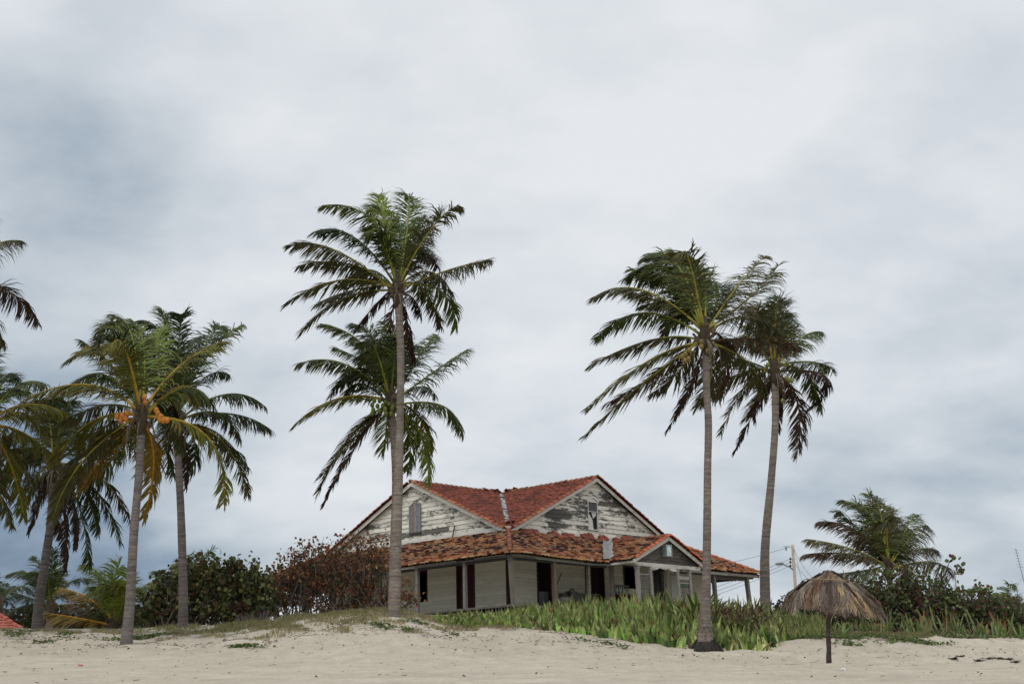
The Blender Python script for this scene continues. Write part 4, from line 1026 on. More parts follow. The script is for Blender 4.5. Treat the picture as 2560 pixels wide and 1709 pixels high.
nutG = [(430+x, 1010+y, (.10,.13,.02), -.25) for x, y in ((10,0),(35,0),(62,5),(0,20),(25,25),(50,22),(78,15),(5,42),(35,48),(0,60),(62,38),(95,25))] + [(490,1048,(.14,.15,.02),-.3),(518,1070,(.15,.15,.02),-.3),(495,1070,(.12,.14,.02),-.3),(522,1046,(.12,.14,.02),-.3),(465,965,(.05,.09,.02),0),(530,980,(.06,.09,.02),-.1),(540,995,(.05,.08,.02),-.1)]
palm('tallest palm with ragged brown and green crown above the left gable', (985,1530), (548,500), 46, P1F, [(989,1400),(996,1200),(1001,1000),(1001,860)], (.205,.125), .0, zt=Z8, seed=11, Lr=4.0, fill=5, fills='gdm', tcol=BARK)
palm('shorter palm with green coconuts whose trunk hides behind the tallest palm', (981,1534), (515,1020), 48.5, P2F, [(984,1400),(989,1250),(987,1130)], (.17,.13), .0, zt=Z8, seed=12, Lr=4.2, nuts=nutG, fill=6, fills='gd', tcol=(.19,.155,.13))
nut3 = [(x, y, (.17,.12,.03), -.3) for x, y in ((740,720),(715,745),(712,787),(735,775),(695,760),(820,695),(860,725),(875,700),(820,665))]
palm('straight palm with a swollen black ringed foot in front of the spiky plants', (1764,1628), (845,640), 42, P3F, [(1763,1560),(1766,1450),(1768,1300),(1769,1174),(1771,1060),(1766,960)], (.13,.108), .2, zt=Z1B, seed=13, Lr=4.6, nuts=nut3, fill=2, fills='gdm', tcol=(.205,.168,.148))
nut4 = [(x, y, (.16,.19,.04), -.3) for x, y in ((1253,815),(1375,900),(1390,915),(1408,918),(1155,850),(1380,800),(1350,1050))]
palm('curved palm rising behind the right end of the porch roof', (1912,1520), (1300,860), 50, P4F, [(1912,1450),(1914,1350),(1928,1200),(1938,1060)], (.19,.125), .03, zt=Z1B, seed=14, Lr=4.4, nuts=nut4, fill=5, fills='gdm', tcol=(.205,.17,.145))
palm('palm with orange coconuts and yellow leaf stalks left of the bushes', (315,1608), (750,1020), 42, P5F, [(325,1500),(335,1330),(348,1180)], (.145,.12), .05, zt=Z7, seed=15, Lr=4.4, nuts=nutO, fill=6, fills='gyd', tcol=(.17,.145,.132))
palm('dark crowned palm standing just behind the palm with orange coconuts', (457,1572), (930,1050), 50, P6F, [(458,1480),(453,1300),(447,1180)], (.165,.13), .03, zt=Z7, seed=16, Lr=4.6, fill=6, fills='dg', tcol=(.15,.125,.115))
nut7 = [(x, y, (.05,.055,.015), -.2) for x, y in ((190,1330),(215,1345),(290,1335),(305,1355),(255,1345),(320,1330))]
palm('dark leaning palm with drooping dead leaves near the left edge', (92,1578), (285,1290), 50, P7F, [(98,1500),(115,1390),(128,1290)], (.175,.14), .03, zt=Z7, seed=17, Lr=4.4, nuts=nut7, fill=6, fills='dm', tcol=(.11,.095,.088))
palm('palm cut off by the left edge with only its right hand leaves showing', (-75,1625), (-60,1060), 44, P8F, [(-60,1400)], (.16,.13), .05, zt=Z7, seed=18, Lr=4.4, fill=4, fills='gy')
palm('high palm outside the left edge showing three leaf ends', (-190,1640), (-190,330), 43, P9F, [(-130,1300)], (.16,.13), .05, zt=Z7, seed=19, Lr=5.2, fill=2, fills='g')
palm('low bushy palm with wind blown leaves behind the thatched parasol', None, (1010,760), 62, P13F, None, (.16,.12), .05, zt=Z4, seed=20, Lr=4.0, fill=2, fills='gm', ll=.95)
palm('dark green young palm behind the leaning palm', None, (420,930), 70, P10F, None, (.2,.15), .05, zt=Z6, seed=21, Lr=3.3, fill=5, fills='d')
palm('yellow green young palm with orange stalks at the foot of the left palms', None, (950,1095), 56, P11F, None, (.15,.12), .03, zt=Z6, seed=22, Lr=3.0, fill=4, fills='ly', ll=.8)
palm('young palm peeping over the green sea grape bush', None, (1480,930), 66, P12F, None, (.2,.15), .05, zt=Z6, seed=23, Lr=3.2, fill=3, fills='g')
palm('dim distant palm at the left edge beyond the young palms', None, (-10,900), 85, P16F, None, (.2,.15), .05, zt=Z6, seed=24, Lr=3.4, fill=3, fills='d')
palm('small palm nearly hidden behind the dry brush at the right', None, (1910,1060), 95, [(1870,960,1790,960,'g'),(1920,980,1960,1060,'g'),(1890,970,1850,940,'g'),(1930,960,1935,950,'g')], None, (.2,.15), .05, zt=Z4, seed=25, Lr=2.8, fill=2, fills='g')
palm('tiny palm at the right edge beyond the dry brush', None, (2010,1120), 120, [(1980,1000,1955,985,'g'),(2000,1010,2015,1060,'g'),(1990,1000,1975,975,'g'),(2050,1060,2090,1050,'g')], None, (.2,.15), .05, zt=Z4, seed=26, Lr=3.0, fill=2, fills='g')
# swollen root collar of the front palm
c = gpt(1775, 1630, 41.6); fr_root = [o for o in bpy.data.objects if o.get('label', '').startswith('straight palm')][0]
m_ = MB(); rc_ = random.Random(2)
c = Vector((fr_root.location.x, fr_root.location.y, fr_root.location.z))
for k in range(900):
    a = rc_.uniform(0, 6.283); r0 = rc_.uniform(.20,.27); r1 = rc_.uniform(.28,.47)*(1+.18*math.sin(a*3+1)+.08*math.sin(a*7)); h = rc_.uniform(.02,.22)+.08*math.sin(a*2+2)+.05*math.sin(a*5)
    d = Vector((math.cos(a), math.sin(a), 0)); p1 = c+d*r1; p1.z = gz(p1.x, p1.y)-.02
    m_.tube([c+d*r0+Vector((0,0,h)), c+d*(r0*.4+r1*.6)+Vector((0,0,h*.5)), p1], [.006,.010,.008], 4, jit((.055,.045,.04), .35, rc_), caps=False)
m_.tube([c+Vector((0,0,-.1)), c+Vector((0,0,.15)), c+Vector((0,0,.24))], [.38,.30,.23], 14, (.04,.033,.03))
m_.build('root_collar', M_TRUNK, fr_root)
m_ = MB()
for k in range(90):
    a = rc_.uniform(0, 6.283); h = rc_.uniform(.25, 1.1)**1.2; rr_ = .13+.2*math.exp(-h/.35)+.07*math.exp(-h/1.1)
    d = Vector((math.cos(a), math.sin(a), 0)); m_.ball(c+d*(rr_*.985)+Vector((0,0,h)), .018, .018, .014, (.05,.04,.035), 5, 4)
m_.build('bark_pits', M_TRUNK, fr_root)

# ------------------------------------------------------------------ bushes
def leaf_disc(mb, p, n, r, col, rnd, up=None):
    """round sea grape leaf, slightly folded along its vein"""
    n = n.normalized(); x = n.orthogonal().normalized(); x.rotate(Matrix.Rotation(rnd.uniform(0, 6.28), 3, n).to_euler()); y = n.cross(x)
    n0 = len(mb.v); k = 7; fold = rnd.uniform(.05,.3)
    for i in range(k):
        a = 2*math.pi*i/k; q = p + x*(math.cos(a)*r) + y*(math.sin(a)*r*.9) + n*(abs(math.sin(a))*r*fold); mb.v.append(tuple(q))
    mb.v.append(tuple(p)); c2 = tuple(v*.85 for v in col)
    for i in range(k): mb.face((n0+k, n0+i, n0+(i+1) % k), col if i < k/2 else c2)
def bush(label, basepx, Yb, ells, cols, nt, lpt, lr, seed, name='sea_grape_bush', cat='bush', twigc=(.12,.095,.08), depth=1.0, twr=.018, out=.55, leafspread=.24):
    """ells: (px, py, rx_px, ry_px) in the picture plane at Yb, spread in depth"""
    rnd = random.Random(seed); s = 3671/Yb
    B = [gpt(x, 1560, Yb) for x in basepx]; root = empty(name, B[len(B)//2], label, cat)
    tw = MB(); lf = MB(); area = [e_[2]*e_[3] for e_ in ells]; tot = sum(area)
    lim = []
    for k in range(nt):
        r = rnd.uniform(0, tot); i = 0
        while r > area[i]: r -= area[i]; i += 1
        ex, ey, rx, ry = ells[i][:4]
        while True:
            a, b_, c = rnd.uniform(-1,1), rnd.uniform(-1,1), rnd.uniform(-1,1)
            rr = a*a+b_*b_+c*c
            if rr <= 1 and rr > out*rnd.random(): break
        Y = Yb + c*depth*(rx/s)*.8 
        p = at(ex+a*rx, ey-b_*ry, Y)
        g = gz(p.x, p.y)
        if p.z < g+.05: p.z = g+rnd.uniform(.05,.4)
        b0 = min(B, key=lambda q: abs(q.x-p.x)+rnd.uniform(0,2.6)); b0 = b0+Vector((rnd.uniform(-.4,.4), rnd.uniform(-.4,.4), -.1))
        mid = b0.lerp(p, .5)+Vector((rnd.uniform(-.8,.8), rnd.uniform(-.5,.5), rnd.uniform(-.3,.35)))
        f = lambda t: b0*(1-t)**2+mid*(2*t*(1-t))+p*t*t
        n_ = 6; tl = 0 if k % 5 == 0 else rnd.uniform(.35,.6)
        pts = [f(tl+(1-tl)*t/n_)+Vector((rnd.gauss(0,.04), rnd.gauss(0,.04), rnd.gauss(0,.04)))*(0 if t == 0 else 1) for t in range(n_+1)]
        tw.tube(pts, [twr*((1.9 if tl == 0 else 1.1)-(1.75 if tl == 0 else .95)*(t/n_))*(1.7 if k % 15 == 0 else 1) for t in range(n_+1)], 4, jit(twigc, .25, rnd), caps=False)
        for q in range(3):
            s0 = f(rnd.uniform(.55,.95)); s1 = s0+Vector((rnd.gauss(0,.22), rnd.gauss(0,.22), rnd.uniform(0,.35)))
            tw.tube([s0, s1], [twr*.35, twr*.2], 3, jit(twigc, .25, rnd), caps=False)
        tone = rnd.choice(cols)
        for q in range(int(lpt*rnd.uniform(.5,1.5))):
            t = 1-abs(rnd.gauss(0, .16)); t = max(.3, t)
            c_ = f(t)+Vector((rnd.gauss(0,leafspread*.5), rnd.gauss(0,leafspread*.5), rnd.gauss(0,leafspread*.5)))
            if c_.z < gz(c_.x, c_.y)+.03: continue
            col = jit(tone if rnd.random() < .6 else rnd.choice(cols), .28, rnd)
            nrm = Vector((rnd.gauss(0,1), rnd.gauss(0,1)-.5, rnd.gauss(.4,.7)))
            leaf_disc(lf, c_, nrm, lr*rnd.uniform(.6,1.15), col, rnd)
    tw.build('branches', M_TWIG, root); lf.build('foliage', M_LEAF, root)
    return root
cg = [(.15,.17,.05),(.19,.21,.07),(.06,.07,.026),(.22,.23,.08),(.10,.065,.03),(.11,.05,.025),(.03,.045,.018),(.12,.14,.055),(.06,.08,.035)]
cr_ = [(.25,.095,.045),(.29,.11,.05),(.19,.085,.04),(.11,.05,.03),(.20,.11,.045),(.12,.13,.04),(.15,.055,.033),(.26,.10,.05),(.10,.10,.035)]
bush('rounded green sea grape bush with a few rusty leaves beside the red one', (420,500,560,630), 56,
     [(480,1440,70,60),(555,1440,70,60),(620,1450,55,62),(650,1480,60,60),(420,1480,60,60),(390,1510,50,50),(530,1500,140,60),(640,1525,70,40),(500,1400,45,22),(600,1405,40,20)], cg, 560, 13, .088, 31, depth=.7, out=.3)
bush('reddish brown sea grape bush half covering the left porch', (700,760,830,900,960), 58,
     [(850,1400,125,75),(900,1362,85,48),(740,1440,90,55),(680,1490,75,50),(840,1480,120,70),(790,1390,75,60),(700,1415,45,60),(950,1375,50,40),(930,1500,45,45),(1000,1490,55,55)], cr_, 560, 10, .062, 32, depth=.5, twr=.018, twigc=(.13,.105,.092), out=.25)
cb_ = [(.11,.16,.05),(.14,.18,.06),(.09,.13,.04),(.17,.20,.08),(.12,.16,.05),(.12,.08,.05),(.09,.055,.04),(.06,.08,.035),(.16,.055,.045),(.10,.12,.06)]
bush('tangled green and brown sea grape thicket under the low right palm', (2150,2220,2300,2380,2450), 52,
     [(2200,1470,110,60),(2120,1550,90,35),(2200,1560,130,35),(2290,1460,80,65),(2340,1500,90,55),(2130,1510,70,60),(2250,1530,170,55),(2400,1530,90,45),(2480,1550,100,45),(2560,1560,80,40),(2180,1585,120,18),(2330,1585,150,18),(2420,1502,85,48),(2500,1525,75,45),(2160,1480,70,45),(2330,1560,150,38)], cb_, 1150, 10, .07, 33, depth=.6, twigc=(.10,.075,.07))
cd_ = [(.12,.075,.05),(.15,.095,.065),(.09,.06,.045),(.07,.07,.03),(.14,.08,.06)]
bush('dry brown brush with thin twigs at the right edge', (2430,2500,2570,2650), 60,
     [(2460,1540,70,45),(2520,1535,75,50),(2600,1550,80,50),(2680,1560,80,50)], cd_, 430, 16, .045, 34, name='dry_bush', depth=.7, twigc=(.13,.09,.075))
bush('leafy undergrowth behind the young palms at the left', (150,250,350), 74,
     [(160,1540,120,35),(290,1545,110,40),(60,1550,60,40),(380,1530,70,45)], [(.03,.035,.015),(.05,.045,.02),(.04,.05,.02),(.07,.05,.025)], 260, 12, .10, 35, name='undergrowth_bush', depth=.6)
bush('small dark weedy shrub left of the thatched parasol', (1975,2010,2050), 50,
     [(2000,1520,55,28),(2060,1535,60,30),(1960,1525,30,30)], [(.03,.045,.02),(.045,.05,.025),(.06,.045,.03)], 150, 9, .05, 36, name='weedy_shrub', depth=.6, twigc=(.05,.04,.035))
# long bare branch ends of the right thicket reaching into the sky
m_ = MB(); r2 = random.Random(8); th = [o for o in bpy.data.objects if o.get('label', '').startswith('tangled')][0]; lf = MB()
for pts in ([(2330,1500),(2360,1440),(2375,1400),(2382,1395)],[(2350,1490),(2375,1445),(2395,1425),(2403,1415)],[(2340,1520),(2400,1480),(2440,1472),(2478,1472)],[(2380,1500),(2420,1485),(2430,1470)],[(2360,1500),(2400,1500),(2450,1470)]):
    P_ = [at(x, y, 55) for x, y in pts]; m_.tube(P_, [.03,.022,.014,.008][:len(P_)], 5, (.09,.07,.065))
    for k in range(9):
        p = P_[-1].lerp(P_[-2], r2.random()**1.5)+Vector((r2.gauss(0,.08), r2.gauss(0,.08), r2.gauss(0,.08)))
        leaf_disc(lf, p, Vector((r2.gauss(0,1), -1, r2.gauss(0,1))), r2.uniform(.06,.11), jit(r2.choice(cb_), .2, r2), r2)
m_.build('branches', M_TWIG, th); lf.build('foliage', M_LEAF, th)

# ------------------------------------------------------------------ spiky plants, grass, creepers
def blade(mb, p, h, w, lean, rnd, col, tipc, curl=.25, seg=4):
    a = rnd.uniform(0, 6.283); side = Vector((math.cos(a), math.sin(a)*.45, 0)).normalized()
    d = Vector((lean[0], lean[1], 1)).normalized(); q = Vector(p); n0 = len(mb.v); bend = Vector((lean[0], lean[1], 0))*curl
    mb.v.append(tuple(q-side*w*.35)); mb.v.append(tuple(q+side*w*.35))
    for k in range(seg):
        t = (k+1)/seg; d = (d + bend - Vector((0,0,curl*.25*t))).normalized(); q = q+d*(h/seg)
        cc = lerp(col, tipc, max(0, t-.55)/.45*.8)
        a_ = n0+2*k
        if k < seg-1:
            ww = w*(.5+.5*math.sin(math.pi*min(1, t*.9+.12)))*.5; side = (side+Vector((rnd.gauss(0,.08), rnd.gauss(0,.08), 0))).normalized()
            mb.v.append(tuple(q-side*ww)); mb.v.append(tuple(q+side*ww)); mb.face((a_, a_+1, a_+3, a_+2), cc)
        else: mb.v.append(tuple(q)); mb.face((a_, a_+1, a_+2), cc)
def interp(tab, x):
    return float(np.interp(x, [t[0] for t in tab], [t[1] for t in tab]))
rp = random.Random(77)
pcols = [(.20,.36,.07),(.30,.50,.10),(.08,.17,.035),(.40,.55,.16),(.05,.10,.025),(.48,.56,.22),(.035,.07,.02),(.14,.26,.05)]  # palest and darkest greens paint blade highlights and shaded gaps into the colour
def blades_field(name, label, x0, x1, front, back, n, hr, wr, seed, cols=pcols, red=.018, dead=.10, lean=.22, cat='plants', tip=(.22,.22,.08)):
    """front/back: tables px column -> depth"""
    rnd = random.Random(seed); mb = MB(); i = 0
    while i < n:
        # one rosette at a time: blades share a foot
        x = rnd.uniform(x0, x1); f0 = interp(front, x)+.55*mnoise.noise(Vector((x*.02, 0, seed)))+.35*mnoise.noise(Vector((x*.07, 3, seed))); f1 = interp(back, x)
        if f1 <= f0: i += 1; continue
        Y = f0+(f1-f0)*rnd.random()**1.25; c = at(x, 1560, Y); hh = rnd.uniform(*hr)*(.62+.5*min(1, (Y-f0)/2.5))
        tone = rnd.choice(cols)
        for k in range(rnd.randint(3, 6)):
            X_, Y_ = c.x+rnd.gauss(0,.11), c.y+rnd.gauss(0,.11); h = hh*rnd.uniform(.5,1.15); le = (rnd.gauss(-.03,lean), rnd.gauss(0,lean)); h *= (.46 if x < 1240 else .46+.54*min(1, (x-1240)/230)) if x < 1470 else (1.2 if 1600 < x < 1790 else 1.05)
            q = rnd.random()
            if q < dead: col, tp = jit((.14,.095,.05), .35, rnd), (.17,.11,.06); le = (le[0]*2.5, le[1]*2.5); h *= .8
            elif q < dead+red: col, tp = jit(tone, .2, rnd), (.32,.075,.03)
            else: col, tp = jit(tone if rnd.random() < .6 else rnd.choice(cols), .22, rnd), tip
            blade(mb, (X_, Y_, gz(X_, Y_)-.04), h, rnd.uniform(*wr), le, rnd, col, jit(tp, .2, rnd), .13); i += 1
    o = mb.build(name, M_GRASS); tag(o, label, cat, None, 'stuff'); return o
ff = [(1090,46.5),(1130,45.8),(1250,46.5),(1340,45.6),(1450,44.8),(1560,43.6),(1650,42.9),(1760,42.8),(1850,42.5),(1920,42.6),(1945,43.8),(1965,45.2),(2060,46)]
fb_ = [(1090,47.2),(1130,49),(1250,51),(1400,52),(1650,53),(1900,52),(1945,50),(2060,48.5)]
blades_field('spiky_plants', 'dense bed of upright sword shaped green plants between the house and the sand', 1095, 1945, ff, fb_, 5600, (.58,.95), (.06,.125), 41, lean=.22, dead=.13)
blades_field('spiky_plants', 'yellowish green patch of narrow plants left of the thatched parasol', 1935, 2065, [(1935,44.2),(1965,45.0),(2065,45.6)], [(1935,50),(2065,49)], 900, (.55,.8), (.035,.06), 42, cols=[(.20,.27,.08),(.26,.31,.10),(.15,.22,.07)])
blades_field('spiky_plants', 'sparse upright green plants growing in the thicket at the right', 2195, 2620, [(2190,48.8),(2300,48.2),(2400,47.6),(2620,47.4)], [(2190,51.5),(2620,51.5)], 260, (.6,.95), (.05,.085), 43, dead=.25, red=.05, cols=[(.10,.17,.05),(.075,.13,.045),(.14,.19,.07),(.08,.11,.045)])
# big arching leaves in front of the entry
def leafy(name, x, Y, n, h, w, seed, label, cols):
    rnd = random.Random(seed); c = gpt(x, 1560, Y); mb = MB()
    for k in range(n):
        a = rnd.uniform(0, 6.28); le = (math.cos(a)*rnd.uniform(.1,.55), math.sin(a)*rnd.uniform(.1,.5))
        blade(mb, c+Vector((rnd.gauss(0,.10), rnd.gauss(0,.1), -.03)), h*rnd.uniform(.7,1.1), w*rnd.uniform(.8,1.2), le, rnd, jit(rnd.choice(cols), .15, rnd), (.17,.17,.05), .45, 6)
    o = mb.build(name, M_GRASS, None, offset=c); return tag(o, label, 'plant')
blades_field('spiky_plants', 'low dark green plants behind the parasol post', 2060, 2210, [(2060,47.8),(2210,47.8)], [(2060,50.5),(2210,50.5)], 260, (.3,.6), (.04,.07), 44, dead=.3, cols=[(.06,.10,.03),(.08,.12,.04)])
lc = [(.16,.25,.06),(.10,.16,.04),(.13,.19,.045),(.16,.20,.05),(.08,.13,.035)]
leafy('broadleaf_plant', 1722, 46.5, 26, 1.5, .13, 51, 'tall broad leaved plant just left of the straight palm trunk', lc)
leafy('broadleaf_plant', 1672, 47.5, 22, 1.4, .12, 52, 'tall arching broad leaved plant under the entry opening', lc)
leafy('broadleaf_plant', 1748, 48.5, 20, 1.55, .13, 53, 'highest broad leaved plant reaching up behind the straight palm trunk', lc)
leafy('broadleaf_plant', 1158, 46.0, 14, .55, .09, 54, 'low arching pale green plant at the left end of the spiky bed', lc)
leafy('single_leaf_plant', 2105, 46.8, 2, .62, .09, 55, 'lone pale upright leaf just right of the parasol post', [(.16,.24,.08)])
leafy('single_leaf_plant', 2121, 46.6, 2, .5, .08, 56, 'second lone pale leaf a little further right of the parasol post', [(.16,.24,.08)])
# dead brown thatch heap inside the bed
m_ = MB(); r3 = random.Random(61); c0 = gpt(1860, 1560, 44.6)
for k in range(420):
    X_, Y_ = c0.x+r3.gauss(0,.62), c0.y+r3.uniform(-.6,1.4); z = gz(X_, Y_)+r3.uniform(.25,.95)
    blade(m_, (X_, Y_, z), r3.uniform(.25,.5), .05, (r3.gauss(0,1.0), r3.gauss(-.4,.6)), r3, jit((.12,.075,.045), .4, r3), jit((.20,.13,.09), .3, r3), .5)
o = m_.build('withered_plants', M_GRASS); tag(o, 'withered brown leaves heaped inside the spiky bed right of the straight palm', 'plants', None, 'stuff')
# grass
def grass(name, label, cells, n, hr, seed, cols, w=.012):
    rnd = random.Random(seed); mb = MB()
    for i in range(n):
        c = rnd.choice(cells); x = rnd.uniform(c[0], c[1]); Y = rnd.uniform(c[2], c[3])
        p = at(x, 1560, Y); k = mnoise.noise(Vector((p.x*.9, Y*.9, seed)))
        if k < c[4] if len(c) > 4 else k < -.1: continue
        for q in range(4):
            X_, Y_ = p.x+rnd.gauss(0,.05), Y+rnd.gauss(0,.05)
            blade(mb, (X_, Y_, gz(X_, Y_)-.02), rnd.uniform(*hr)*(.7+.6*(mnoise.noise(Vector((X_*1.7, Y_*1.7, 1)))+.5)), w*rnd.uniform(.8,1.6), (rnd.gauss(0,.35), rnd.gauss(0,.35)), rnd, jit(rnd.choice(cols), .25, rnd), (.22,.19,.10), .3, 2)
    o = mb.build(name, M_GRASS); tag(o, label, 'grass', None, 'stuff'); return o
gcol = [(.22,.26,.07),(.28,.29,.10),(.20,.19,.08),(.09,.12,.03),(.25,.21,.11)]
grass('dune_grass', 'short green grass along the crest of the left dune', [(330,700,45.0,50.5,-.02),(480,760,46,50.5,-.12),(700,1010,47.6,51,-.2),(700,1010,48.6,51,-.3),(560,760,44.5,47,.05)], 7500, (.07,.22), 71, gcol[:4], .010)
grass('dry_grass', 'sparse dry straw coloured grass on the face of the dune', [(620,860,43.0,48,-.02),(860,1130,44.5,50,-.12),(850,1150,42.0,46,.12),(0,330,46.5,50,.05),(1130,1350,44.0,46.5,.12),(380,640,43.5,47,.12),(560,1100,42,48,.2)], 9000, (.07,.19), 72, [(.38,.32,.18),(.32,.27,.15),(.26,.24,.11),(.34,.26,.17)])
grass('lawn_strip', 'low yellow green grass strip behind the parasol post', [(2070,2330,46.2,48.2,-.6)], 3800, (.05,.13), 73, [(.17,.17,.045),(.22,.19,.06),(.12,.14,.04)])
# creeper leaves on the sand
def creeper(name, label, spots, seed, cols=((.095,.14,.03),(.13,.17,.04),(.065,.10,.025))):
    rnd = random.Random(seed); mb = MB()
    for (x, Y, sx, sy, n) in spots:
        c = at(x, 1560, Y)
        for i in range(n):
            X_, Y_ = c.x+rnd.gauss(0,sx), Y+rnd.gauss(0,sy); p = Vector((X_, Y_, gz(X_, Y_)+rnd.uniform(.02,.10)))
            leaf_disc(mb, p, Vector((rnd.gauss(0,.6), rnd.gauss(-.4,.6), 1)), rnd.uniform(.025,.05), jit(rnd.choice(cols), .25, rnd), rnd)
            if i % 6 == 0: mb.tube([p, p+Vector((rnd.gauss(0,.25), rnd.gauss(0,.2), -.03))], .006, 3, (.10,.07,.04), caps=False)
    o = mb.build(name, M_LEAF); tag(o, label, 'creeper', None, 'stuff'); return o
creeper('beach_creeper', 'green creeping vine patches on the sand bank right of the parasol post', [(2090,45.2,.35,.35,140),(2120,44.6,.3,.3,120),(2150,45.6,.4,.3,120),(2190,45.8,.4,.3,120),(2235,45.2,.28,.25,130),(2265,44.7,.3,.25,140),(2300,44.3,.3,.3,90),(2330,43.9,.4,.3,80),(2110,43.4,.2,.2,40),(2128,43.2,.15,.2,40),(2210,44,.3,.3,40)], 81)
creeper('beach_creeper', 'green creeping vine patches on the sand bank left of the parasol post', [(1995,45.4,.3,.3,110),(2010,44.8,.25,.25,80),(2030,44.5,.2,.2,60),(2040,45.3,.2,.3,60),(1960,44.7,.3,.3,60),(2055,45.5,.3,.3,80)], 82)
creeper('beach_creeper', 'scattered green creeper leaves on the left dune slope', [(610,40.0,.22,.12,150),(640,39.6,.25,.1,40),(350,45,.35,.2,120),(300,44.2,.3,.2,70),(385,45.4,.3,.2,110),(160,44,.4,.3,40),(40,46,.3,.4,60),(120,43,.3,.2,40),(170,46,.15,.15,50),(50,47.5,.3,.3,40)], 83)
creeper('beach_creeper', 'small green sprouts on the central dune face', [(950,43.2,.18,.12,50),(960,42.4,.16,.1,40),(1020,42.4,.12,.1,60),(1050,44.6,.25,.15,70),(1135,42.2,.1,.1,25),(1560,41.5,.12,.1,30),(1525,42,.2,.1,30),(1455,43,.2,.2,30),(860,44,.3,.3,30)], 84)
creeper('beach_creeper', 'green ground cover along the foot of the right thicket', [(2300+22*k,46.9,.25,.2,26) for k in range(13)], 85)
# debris on the sand
m_ = MB(); r4 = random.Random(91)
for i in range(2300):
    x = r4.uniform(-60, 2620); Y = r4.choice((r4.uniform(37, 50), r4.uniform(26, 50), r4.uniform(20, 40)))
    if 1100 < x < 1950 and Y > interp(ff, x)+.3: continue
    if x < 1100 and Y > 50: continue
    p = at(x, 1600, Y); k = mnoise.noise(Vector((p.x*.7, p.y*.8, 3)))
    if k < -.05 and Y > 38: continue
    if Y < 38 and r4.random() < .8: continue
    z = gz(p.x, Y)
    if r4.random() < .45:
        a = r4.uniform(0, 3.14); L = r4.uniform(.06,.26)*(1 if Y > 38 else .45); q = Vector((p.x, Y, z+.006)); d = Vector((math.cos(a), math.sin(a), 0))
        mid = q+d*L*.5+Vector((r4.gauss(0,.03), r4.gauss(0,.03), .004)); e = q+d*L; e.z = gz(e.x, e.y)+.01
        m_.tube([q, mid, e], r4.uniform(.003,.006), 3, jit((.11,.075,.05), .4, r4), caps=False)
    else:
        s = r4.uniform(.012,.04)*(1 if Y > 38 else .6); leaf_disc(m_, Vector((p.x, Y, z+.015)), Vector((r4.gauss(0,.5), r4.gauss(-.3,.5), 1)), s, jit(r4.choice(((.09,.06,.04),(.13,.08,.05),(.06,.045,.035),(.15,.06,.035))), .3, r4), r4)
o = m_.build('beach_litter', M_TWIG); tag(o, 'scattered twigs, husks and dry leaves on the sand', 'debris', None, 'stuff')
m_ = MB()
for i in range(2600):   # thick litter on the upper dune face
    x = r4.choice((r4.uniform(560, 1130), r4.uniform(0, 600), r4.uniform(1050, 1560), r4.uniform(1960, 2560))); Y = r4.uniform(40.5, 49.5)
    if x > 1090 and Y > interp(ff, x)+.2: continue
    if x > 1960 and (Y > 46.5 or r4.random() < .7): continue
    p = at(x, 1600, Y); k = mnoise.noise(Vector((p.x*.9, p.y*.9, 13)))
    if k < .0: continue
    z = gz(p.x, Y); q = Vector((p.x, Y, z+.01)); a = r4.uniform(0, 6.28); L = r4.uniform(.04,.16)
    e = q+Vector((math.cos(a)*L, math.sin(a)*L, 0)); e.z = gz(e.x, e.y)+r4.uniform(.0,.06)
    m_.tube([q, (q+e)/2+Vector((r4.gauss(0,.02), 0, r4.uniform(0,.03))), e], r4.uniform(.004,.009), 3, jit(r4.choice(((.10,.07,.05),(.16,.12,.08),(.07,.05,.04),(.20,.15,.10))), .35, r4), caps=False)
o = m_.build('dune_litter', M_TWIG); tag(o, 'tangle of twigs and dry stems littering the dune slope', 'debris', None, 'stuff')
m_ = MB()
# creeping bare runners
m_ = MB()
for i in range(90):
    x = r4.choice((r4.uniform(330, 900), r4.uniform(900, 1500), r4.uniform(0, 400))); Y = r4.uniform(39, 49 if x < 1100 else 46)
    if Y < 42: continue
    if x > 1100 and Y > interp(ff, x): continue
    p = at(x, 1600, Y); q = Vector((p.x, Y, 0)); pts = []; a = r4.uniform(-.5,.5)+(3.14 if r4.random() < .5 else 0)
    for k in range(r4.randint(4, 9)):
        q.z = gz(q.x, q.y)+.015; pts.append(q.copy()); a += r4.gauss(0,.7); q = q+Vector((math.cos(a), math.sin(a)*1.3, 0))*.13
    m_.tube(pts, r4.uniform(.005,.010), 3, jit((.13,.09,.06), .35, r4), caps=False)
o = m_.build('dry_runners', M_TWIG); tag(o, 'dry creeping plant runners trailing over the dune face', 'vines', None, 'stuff')
# seaweed clumps at the right
for i, (x, Y, s, wd) in enumerate(((2470,39.0,.16,'largest'),(2440,38.7,.12,'flat'),(2398,39.9,.09,'round topmost'),(2380,38.9,.10,'leftmost'),(2496,38.8,.08,'small rightmost'),(2520,39.2,.09,'thin far'),(2535,38.0,.06,'tiny lower'))):
    m_ = MB(); c = gpt(x, 1620, Y)
    for k in range(34):
        q = c+Vector((r4.gauss(0,s*.42), r4.gauss(0,s*.3), r4.uniform(0,.04))); m_.tube([q, q+Vector((r4.gauss(0,.06), r4.gauss(0,.05), r4.uniform(0,.04)))], .008, 3, jit((.06,.048,.038), .3, r4), caps=False)
    o = m_.build('seaweed_clump', M_TWIG, None, offset=c)
    tag(o, ('largest dark seaweed clump, in the middle of the row on the right sand','flat dark seaweed clump just left of the largest clump','round dark seaweed clump lying farthest up the sand at the right','dark seaweed clump at the left end of the row','small dark seaweed clump just right of the largest clump','thin dark seaweed clump near the right edge of the sand','tiny dark seaweed clump nearest the right corner of the sand')[i], 'seaweed', 'dark seaweed clumps on the right sand')
